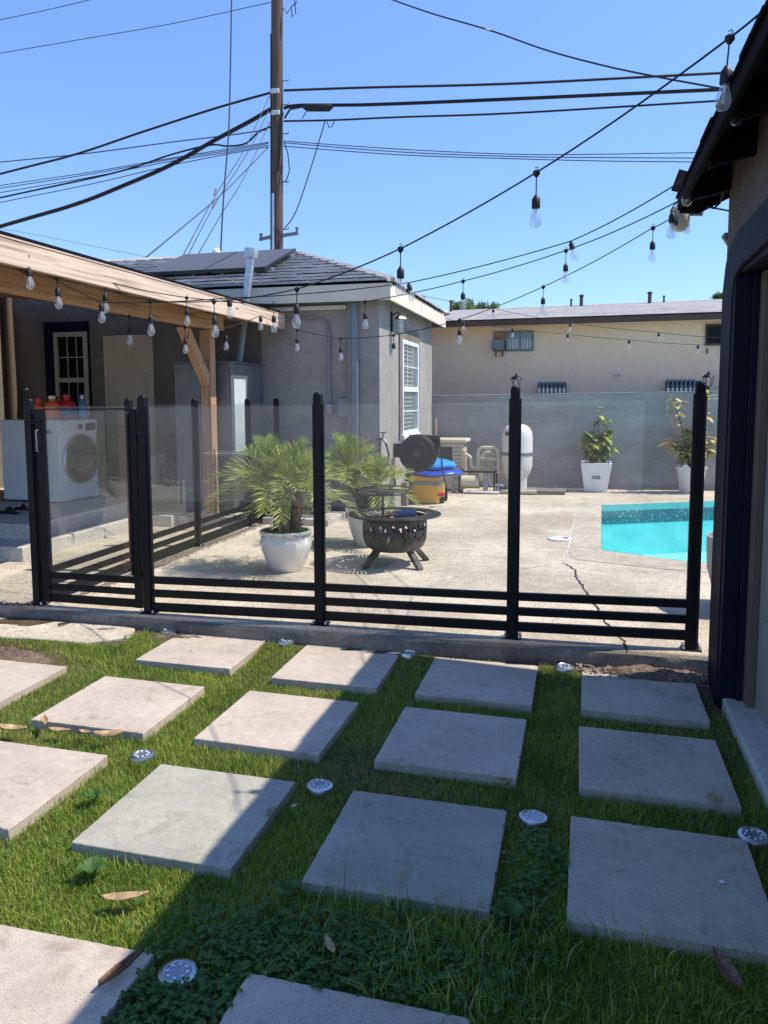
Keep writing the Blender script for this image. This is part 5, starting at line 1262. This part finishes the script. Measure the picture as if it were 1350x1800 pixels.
# ------------------------------------------------------------------ neighbour building
nb = thing('neighbor_building', 'beige stucco two storey building with gray roof behind the yard wall', 'building', (0, 14, 0))
NY = 14.0; NX0, NX1 = -6.5, 9.0
b = MB(); b.box(NX0, NX1, NY, NY+6, -.2, 2.85); b.build('wall', M['stucco_beige'], nb, .0, True)
ez = lambda x: 2.875+.007*(x+2.3)
b = MB(); b.extr([(NX0, NY-.35, 2.79), (NX0, NY-.32, 2.79), (NX0, NY-.32, 2.89), (NX0, NY-.35, 2.89)], (NX1-NX0, 0, .05)); b.build('fascia', M['tapeoff'], nb, .003, True)
b = MB(); b.box(NX0, NX1, NY-.32, NY, 2.81, 2.83); b.build('soffit', M['stucco_beige'], nb, 0, True)
b = MB(); b.add([(NX0, NY-.38, 2.895), (NX1, NY-.38, 2.965), (NX1, 16.4, 3.52), (NX0, 16.4, 3.36), (NX1, 19.5, 2.9), (NX0, 19.5, 2.9)], [(0, 1, 2, 3), (3, 2, 4, 5)]); rf2 = b.build('roof', M['shingle'], nb, 0, True, False)
for px, py, h_, r_ in ((1004, 534, .09, .02), (1022, 531, .14, .035), (1142, 529, .17, .035), (1167, 529, .1, .018), (793, 541, .15, .03)):
    q = at(px, py, y=16.0); b = MB(); b.tube([q-Vector((0, 0, .1)), q+Vector((0, 0, h_*.8))], r_, 10); b.tube([q+Vector((0, 0, h_*.75)), q+Vector((0, 0, h_))], r_*1.35, 10); b.build('roof_pipe', M['tapeoff'], nb, 0, True)
def nbwin(px0, py0, px1, py1, kind):
    a, c_ = at(px0, py0, y=NY), at(px1, py1, y=NY); x0, x1, z1, z0 = a.x, c_.x, a.z, c_.z
    b = MB(); f_ = .03
    for q in ((x0, x1, z1-f_, z1), (x0, x1, z0, z0+f_), (x0, x0+f_, z0+f_, z1-f_), (x1-f_, x1, z0+f_, z1-f_)): b.box(q[0], q[1], NY-.03, NY-.001, q[2], q[3])
    w_ = b.build('window', M['tapeoff'] if kind else M['cabinet'], nb, .002, True)
    b = MB(); b.box(x0+f_, x1-f_, NY-.012, NY-.002, z0+f_, z1-f_); b.build('pane', M['darkglass'] if kind != 0 else M['dullwin'], w_, 0, True)
    b = MB()
    for k in ((1, 2) if kind == 0 else (1,)): xm = x0+(x1-x0)*k/(3 if kind == 0 else 2.3); b.box(xm-.012, xm+.012, NY-.026, NY-.0125, z0+f_, z1-f_)
    b.build('mullion', M['cabinet'], w_, 0, True)
    return x0, x1, z0, z1, w_
x0, x1, z0, z1, w_ = nbwin(868, 583, 938, 617, 0)
b = MB(); b.box(x0+.03, x0+.20, NY-.05, NY-.013, z0+.2, z1-.03); M['plywood'] = plain('orange board', (.42, .19, .09), .8, 0, .1, 6, .1); b.build('board', M['plywood'], w_, 0, True)
b = MB(); b.box(x0-.01, x0+.20, NY-.25, NY-.02, z0+.02, z0+.19); b.build('window_ac', M['cabinet'], w_, .006, True)
b = MB()
for k in range(12): xx = x0+.24+k*.042; b.box(xx, xx+.02, NY-.0245, NY-.0135, z0+.04, z0+.22)
b.build('curtain', M['label'], w_, 0, True)
l = MB()
for cxx in (x0+.47, x0+.62):
    for _ in range(60): p_ = Vector((cxx+random.gauss(0, .03), NY-.05, z0+.22+random.gauss(0, .025))); lf(l, p_, Vector((random.gauss(0, 1), -.3, random.gauss(0, 1))), .04, .02)
l.build('hanging_fern', M['citrus'], w_, smooth=False)
nbwin(1240, 570, 1310, 606, 1)
b = MB()
for px in (872, 884, 1243, 1268):
    q = at(px, 612 if px > 1000 else 618, y=NY); b.box(q.x-.008, q.x+.008, NY-.03, NY-.001, q.z-.09, q.z)
b.build('support', M['tapeoff'], nb, 0, True)
for px0, px1, pyt, pyb in ((945, 995, 672, 693), (1171, 1224, 668, 692)):   # small windows with curved guards just above the wall
    a, c_ = at(px0, pyt, y=NY-.1), at(px1, pyb, y=NY-.1); b = MB(); n_ = 7; wv = (c_.x-a.x)/n_
    for k in range(n_):
        x_ = a.x+wv*(k+.5); b.tube([(x_, NY-.01, a.z), (x_, NY-.10, a.z-.03), (x_, NY-.13, a.z-.10), (x_, NY-.13, c_.z)], .018, 6)
    b.tube([(a.x, NY-.10, a.z-.02), (c_.x, NY-.10, a.z-.02)], .012, 6); b.tube([(a.x, NY-.13, a.z-.10), (c_.x, NY-.13, a.z-.10)], .012, 6)
    wg = b.build('window_guard', M['cabinet'], nb, 0, True)
    b = MB()
    for k in range(n_): x_ = a.x+wv*k; b.box(x_+.014, x_+wv-.014, NY-.17, NY-.06, c_.z+.02, c_.z+.10)
    b.build('white_block', M['whitepaint'], wg, .006, True)
    b = MB(); b.box(a.x, c_.x, NY-.05, NY-.001, c_.z-.02, a.z-.01); b.build('dark_opening', M['darktint'], wg, 0, True)
q = at(1085, 660, y=NY); b = MB(); b.tube([q+Vector((-.07, -.06, .0)), q+Vector((-.02, -.06, .03)), q+Vector((.02, -.06, .03)), q+Vector((.07, -.06, 0))], .018, 8); b.tube([q+Vector((0, -.06, .03)), q+Vector((0, 0, .03))], .02, 8); b.build('flood_light', M['label'], nb, 0, True)

# ------------------------------------------------------------------ far trees behind the roofs
def tree(px, py, y_, rad, label):
    q = at(px, py, y=y_); t = thing('tree', label, 'tree', (q.x, y_, -.4), 0, 'trees far behind the beige building')
    H = q.z+.4; b = MB(); b.tube([(0, 0, 0), (.05, 0, H*.5), (0, 0, H-rad*.3)], [.18, .12, .04], 8)
    for k in range(6): a = k*1.05; b.tube([(0, 0, H*.6), (math.cos(a)*rad*.7, math.sin(a)*rad*.7, H-rad*.2)], [.06, .015], 6)
    b.build('trunk', M['stem'], t)
    l = MB()
    cl = [Vector((random.gauss(0, .5)*rad, random.gauss(0, .5)*rad, H-rad*.25+random.gauss(0, .3)*rad)) for _ in range(16)]
    for c_ in cl:
        for _ in range(110):
            p_ = c_+Vector((random.gauss(0, .13), random.gauss(0, .13), random.gauss(0, .11)))*rad*1.6; lf(l, p_, Vector((random.gauss(0, 1), random.gauss(0, 1), random.gauss(0, 1))), .10, .055)
    l.build('crown', M['treeleaf'], t, smooth=False)
tree(812, 540, 26, .42, 'green treetop showing over the left end of the beige building roof'); tree(850, 540, 27, .36, 'second small treetop over the roof, right of the first one'); tree(1270, 521, 28, .3, 'tiny treetop above the roof beside the garage edge')

# ------------------------------------------------------------------ utility pole and cables
PY = 20.0
pb = at(487, 445, y=PY); pt = at(487, -60, y=PY); bx0 = pb.x+ (pb.x-pt.x)*(pb.z+.4)/(pt.z-pb.z)*0
up = thing('utility_pole', 'tall brown wooden utility pole behind the gray house', 'utility pole', (pb.x-.03, PY, -.4))
b = MB(); b.tube([(pb.x-.10, PY, -.4), tuple(pb), tuple(pt)], [.185, .165, .15], 18); b.build('pole', M['pole'], up, 0, True)
c1, c2 = at(480, 340, y=PY-.17), at(480, 470, y=PY-.18); b = MB(); b.tube([c1, c2], .035, 10); b.build('conduit', M['steel'], up, 0, True)
c1, c2 = at(476.5, 60, y=PY-.1), at(476.5, 470, y=PY-.12); b = MB(); b.tube([c1, c2], .022, 8); b.build('cable_riser', M['cable'], up, 0, True)
b = MB()
for (a, e) in (((456, 421), (478, 416)), ((497, 414), (524, 410))): b.bar(at(*a, y=PY-.1), at(*e, y=PY-.1), .07, .08)
for p_ in ((459, 419), (522, 408)): q = at(*p_, y=PY-.1); b.tube([q, q+Vector((0, 0, .13))], [.04, .025], 8); b.tube([q+Vector((0, 0, .08)), q+Vector((0, 0, .12))], .05, 8)
b.build('crossarm', M['cabinet'], up, 0, True)
for p_ in ((500, 142), (500, 184), (500, 235), (500, 320), (500, 403)):
    q = at(p_[0]-3, p_[1], y=PY); e = at(p_[0]+7, p_[1], y=PY); b = MB(); b.tube([q, e, e+Vector((0, 0, .05))], .015, 6); b.build('climbing_step', M['cabinet'], up, 0, True)
for p_ in ((483, 160), (484, 198)):
    q = at(*p_, y=PY-.18); b = MB(); b.box(q.x-.10, q.x+.12, q.y-.05, q.y+.02, q.z-.06, q.z+.05); b.build('clamp', M['label'], up, .01, True)
b = MB(); b.tube([at(499, 248, y=PY), at(506, 270, y=PY), at(509, 300, y=PY), at(503, 318, y=PY), at(498, 320, y=PY)], .014, 6); b.build('dangling_wire', M['cable'], up, 0, True); b = MB(); b.tube([at(498, 198, y=PY-.1), at(494, 212, y=PY-.15), at(492, 240, y=PY-.18), at(490, 300, y=PY-.18)], .02, 6)
b.build('dangling_wire', M['cable'], up, 0, True); b = MB(); b.tube([at(497, 14, y=PY), at(504, 24, y=PY), at(512, 12, y=PY), at(514, 30, y=PY)], .014, 6); b.build('dangling_wire', M['cable'], up, 0, True); b = MB(); b.tube([at(512, 12, y=PY), at(522, 4, y=PY), at(517, -10, y=PY), at(520, 25, y=PY)], .012, 6); b.build('dangling_wire', M['cable'], up, 0, True)
def wire(pts, r_, label, m='cable', extra=None, ys=None, name='overhead_cable'):
    P = []
    ctrl = [at(px, py, y=(ys[i] if ys else PY)) for i, (px, py) in enumerate(pts)]
    if ys is None and (pts[-1][0] < 0 or pts[-1][0] > 1230): ctrl.append(ctrl[-1]+(ctrl[-1]-ctrl[-2]).normalized()*14)
    # Catmull-Rom through the control points
    for i in range(len(ctrl)-1):
        a = ctrl[max(0, i-1)]; b_ = ctrl[i]; c_ = ctrl[i+1]; d = ctrl[min(len(ctrl)-1, i+2)]
        for k in range(8):
            t_ = k/8; P.append(.5*((2*b_)+(c_-a)*t_+(2*a-5*b_+4*c_-d)*t_*t_+(3*b_-a-3*c_+d)*t_**3))
    P.append(ctrl[-1]); b = MB(); b.tube(P, r_, 6)
    t = thing(name, label, 'cable', P[0], 0, 'overhead cables around the utility pole'); b.build('wire', M[m], t, 0, True)
    if extra: extra(t)
    return t
def L(a, b_): return None
wire([(499, 159), (640, 154), (900, 147), (1276, 128)], .030, 'upper black cable running right from the pole above the other two')
def splice(t):
    b = MB(); b.tube([at(533, 188, y=PY-.05), at(540, 189, y=PY-.05), at(578, 189, y=PY-.05), at(585, 187, y=PY-.05)], [.04, .10, .10, .04], 12); b.build('splice_case', M['rubber'], t, 0, True)
    b = MB(); b.tube([at(538, 196, y=PY), at(534, 204, y=PY), at(531, 208, y=PY)], .012, 6); b.tube([at(500, 208, y=PY-.1), at(510, 192, y=PY-.1), at(535, 187, y=PY-.08)], .025, 6); b.build('tail', M['cable'], t, 0, True)
wire([(499, 190), (530, 185), (650, 184), (900, 174), (1274, 157)], .042, 'thickest cable on the right with a black splice case near the pole', extra=splice)
wire([(499, 213), (590, 211), (700, 206), (900, 199), (1268, 177)], .024, 'lowest of the three black cables going right from the pole')
def twist(t):
    b = MB(); b.tube([at(588, 212, y=PY), at(584, 222, y=PY), at(578, 224, y=PY), at(575, 214, y=PY)], .012, 6); b.build('tail', M['cable'], t, 0, True)
wire([(572, 211), (545, 300), (520, 372), (500, 402)], .015, 'slanting gray drop wire right of the pole', 'cable_gray', twist)
for k, (py_, ye) in enumerate(((248, 268), (251, 278), (257, 285))):
    wire([(499, py_), (700, 262+k*5), (900, 271+k*4), (1060, 271+k*6), (1240, ye)], .012, ('top', 'middle', 'bottom')[k]+' wire of the thin gray trio going right below the thick cables', 'cable_gray')
def bird(t):
    q = at(860, 53, y=12); b = MB(); b.tube([q+Vector((-.05, 0, .03)), q+Vector((0, 0, 0)), q+Vector((.05, 0, -.02))], [.008, .02, .008], 6); b.tube([q+Vector((-.03, 0, -.04)), q, q+Vector((.02, 0, .05))], [.006, .014, .006], 6); b.build('tie', M['label'], t, 0, True)
wire([(680, -4), (760, 24), (860, 53), (960, 88), (1060, 115), (1160, 136), (1275, 157)], .012, 'twisted service wire sloping down from the top edge to the garage', extra=bird, ys=[13, 12.5, 12, 11.5, 11, 10.5, 10])
wire([(476, 163), (380, 190), (250, 232), (130, 272), (-20, 311)], .030, 'upper black cable sloping down to the left from the pole')
wire([(476, 192), (440, 213), (380, 245), (300, 290), (220, 325), (130, 360), (-20, 404)], .055, 'thickest black cable sagging from the pole to the lower left')
wire([(478, 222), (455, 232), (432, 252), (400, 257), (370, 255), (300, 272), (200, 304), (-20, 352)], .024, 'black cable with a loop at the pole running to the left edge')
wire([(470, 228), (400, 238), (300, 250), (150, 270), (-20, 287)], .016, 'thin dark wire crossing the upper left cable', 'cable_gray')
for k, (p_, e) in enumerate(((250, 326), (252, 331), (255, 339), (258, 357))):
    wire([(472, p_), (400, 262+k*3), (300, 278+(e-326)*.42), (150, 304+(e-326)*.7), (-20, e+3)], .012, ('first', 'second', 'third', 'lowest')[k]+' from the top of four thin parallel wires going left', 'cable_gray')
wire([(165, -2), (80, 18), (-20, 39)], .010, 'faint wire crossing the top left corner', 'cable_gray')
wire([(476, 4), (300, 42), (150, 68), (-20, 97)], .010, 'faint wire from the pole top to the left edge', 'cable_gray')
wire([(407, -5), (405, 120), (402, 230), (395, 320), (391, 380), (388, 442)], .012, 'near vertical drop wire ending at the white roof vent', 'cable', ys=[14, 13.5, 13, 12, 11.5, 10.8])
def ins(px, py):
    def f(t): b = MB(); b.bar(at(px-2, py+6, y=15), at(px+2, py-6, y=15), .06, .05); b.build('insulator', M['label'], t, 0, True)
    return f
wire([(474, 168), (430, 262), (378, 345), (315, 462)], .010, 'left slanting service wire with a small gray insulator', 'cable_gray', ins(379, 338), ys=[20, 17, 14.5, 11])
wire([(474, 190), (440, 260), (376, 362), (325, 460)], .010, 'slanting service wire with the lower gray insulator', 'cable_gray', ins(376, 361), ys=[20, 17, 14.5, 11])
wire([(474, 215), (430, 310), (390, 375), (342, 458)], .010, 'rightmost slanting service wire below the pole', 'cable_gray', ys=[20, 17, 14.5, 11])
wire([(472, 258), (400, 332), (330, 392), (240, 466)], .013, 'flattest slanting wire from the pole to the patio roof', 'cable_gray', ys=[20, 17, 14, 10.5])
wire([(-20, 398), (60, 412), (150, 430), (260, 452)], .006, 'very faint wire just above the lumber beam', 'cable_gray')

# ------------------------------------------------------------------ string lights
def make_socket(parent, pos, drop, tilt=0):
    """clip on the cable, a drop wire, a rubber socket; the bulb and filament hang under it"""
    so_ = MB(); z = 0
    if drop > 0:
        so_.lathe([(.004, .012), (.010, .006), (.011, -.006), (.004, -.022)], 8, sx=1.6); so_.tube([(0, 0, -.018), (0, 0, -drop)], .0032, 6)
        so_.tube([(.006, 0, .008), (.007, 0, .022), (0, 0, .026), (-.006, 0, .020)], .0022, 5); z = -drop
    so_.lathe([(.0001, z), (.008, z-.003), (.014, z-.014), (.0195, z-.022), (.020, z-.058), (.0185, z-.064), (.0001, z-.065)], 16)
    o = so_.build('socket', M['rubber'], parent); o.location = pos; o.rotation_euler = (tilt*.6, tilt, 0)
    return o
proto = {}
def add_bulb(strand, pos, drop, tilt=0):
    pl = Vector(pos)-Vector(strand.location)
    if drop not in proto:
        o = make_socket(strand, pl, drop, tilt); z = -drop-.062
        b = MB(); b.lathe([(.013, z), (.0135, z-.008), (.018, z-.022), (.0255, z-.045), (.0275, z-.060), (.0245, z-.078), (.015, z-.089), (.0001, z-.093)], 20); b.build('bulb', M['bulbglass'], o)
        b = MB(); b.tube([(0, 0, z), (0, 0, z-.03)], [.005, .003], 6); b.tube([(.003, 0, z-.028), (.004, 0, z-.065)], .0012, 4); b.tube([(-.003, 0, z-.028), (-.004, 0, z-.065)], .0012, 4); b.build('filament', M['led'], o)
        proto[drop] = o
    else:
        o = copy_tree(proto[drop], strand); o.location = pl; o.rotation_euler = (tilt*.6, tilt, 0)
def strand(label, nodes, ends, rad=.0042, m='cable'):
    """nodes: (px, py, depth, drop, tilt)"""
    P = [at(n_[0], n_[1], d=n_[2]) for n_ in nodes]
    A = [at(*e[:2], d=e[2]) for e in ends]
    chain = ([A[0]] if A[0] is not None else [])+P+([A[1]] if len(A) > 1 else [])
    t = thing('string_lights', label, 'string lights', P[0], 0, 'bulb string lights over the yard')
    pts = []
    for a, c_ in zip(chain, chain[1:]): pts += sag(a, c_, .012*(c_-a).length, 8)[:-1]
    pts.append(chain[-1]); b = MB(); b.tube(pts, rad, 7); b.build('cable', M[m], t, 0, True)
    for n_, p_ in zip(nodes, P):
        if n_[3] is not None: add_bulb(t, p_, n_[3], n_[4] if len(n_) > 4 else 0)
    return t
strand('nearest string light strand, large bulbs from the garage eave down to the lumber beam', [(1283, 66, 2.72, .09, .06), (943, 303, 3.65, .10), (704, 437, 4.1, .09), (522, 508, 4.9, .09, .04), (376, 530, 5.6, .10, -.03), (264, 529, 5.75, .10), (100, 487, 5.5, .07, -.05), (48, 450, 5.15, .07, -.12)],
       [(1347, 14, 2.56), (40, 470, 5.15)])
strand('strand from the garage eave corner crossing low over the fence to the beam', [(995, 440, 6.2, .10), (814, 494, 6.6, .09), (642, 530, 7.0, .09), (481, 535, 6.8, .09), (328, 523, 6.8, .09), (184, 494, 6.0, .09)],
       [(1195, 352, 4.75), (50, 455, 5.2)])
strand('strand with bulbs tucked close to the cable, just above the low crossing one', [(1296, 150, 3.1, 0), (1209, 311, 4.2, 0), (1003, 424, 5.8, 0, -.25), (718, 497, 6.2, 0, -.25), (403, 524, 6.0, 0, -.05), (178, 532, 5.9, 0)],
       [(1325, 70, 2.75), (46, 462, 5.2)])
strand('farther strand starting under the security light, sagging below the eave of the gray house', [(1182, 372, 4.5, 0), (1203, 365, 4.55, 0, -.1), (1148, 400, 5.6, .09), (955, 504, 7.0, .09), (808, 562, 7.9, .09), (692, 589, 8.4, .08), (599, 595, 8.6, .09), (522, 580, 8.5, .08), (458, 555, 8.3, .0), (397, 577, 8.0, .07), (325, 575, 7.5, .10), (227, 556, 6.9, .10)],
       [(1200, 345, 4.85), (150, 545, 6.2)], .004)
strand('far strand of tiny bulbs under the roof line of the beige building', [(745, 520, 12.2, 0), (867, 542, 12.5, 0), (1002, 567, 12.6, 0), (1158, 584, 12.4, 0), (1270, 594, 12.2, 0)], [(690, 505, 11.0), (1330, 600, 12)], .004)
strand('farthest lower strand of tiny bulbs across the beige wall', [(815, 565, 12.3, 0), (901, 577, 12.5, 0), (998, 587, 12.6, 0), (1106, 597, 12.5, 0), (1227, 606, 12.3, 0)], [(783, 560, 11.8), (1330, 610, 12)], .0035)
b = MB(); b.tube([at(130, 1, z=0) if False else at(45, 452, d=5.15), at(38, 462, d=5.15), at(36, 475, d=5.15), at(42, 482, d=5.16), at(48, 474, d=5.15), at(44, 460, d=5.15)], .004, 6); o = b.build('tied_cord', M['cable']); tag(o, 'tangle of black cord tied to the left end of the lumber beam', 'cord')
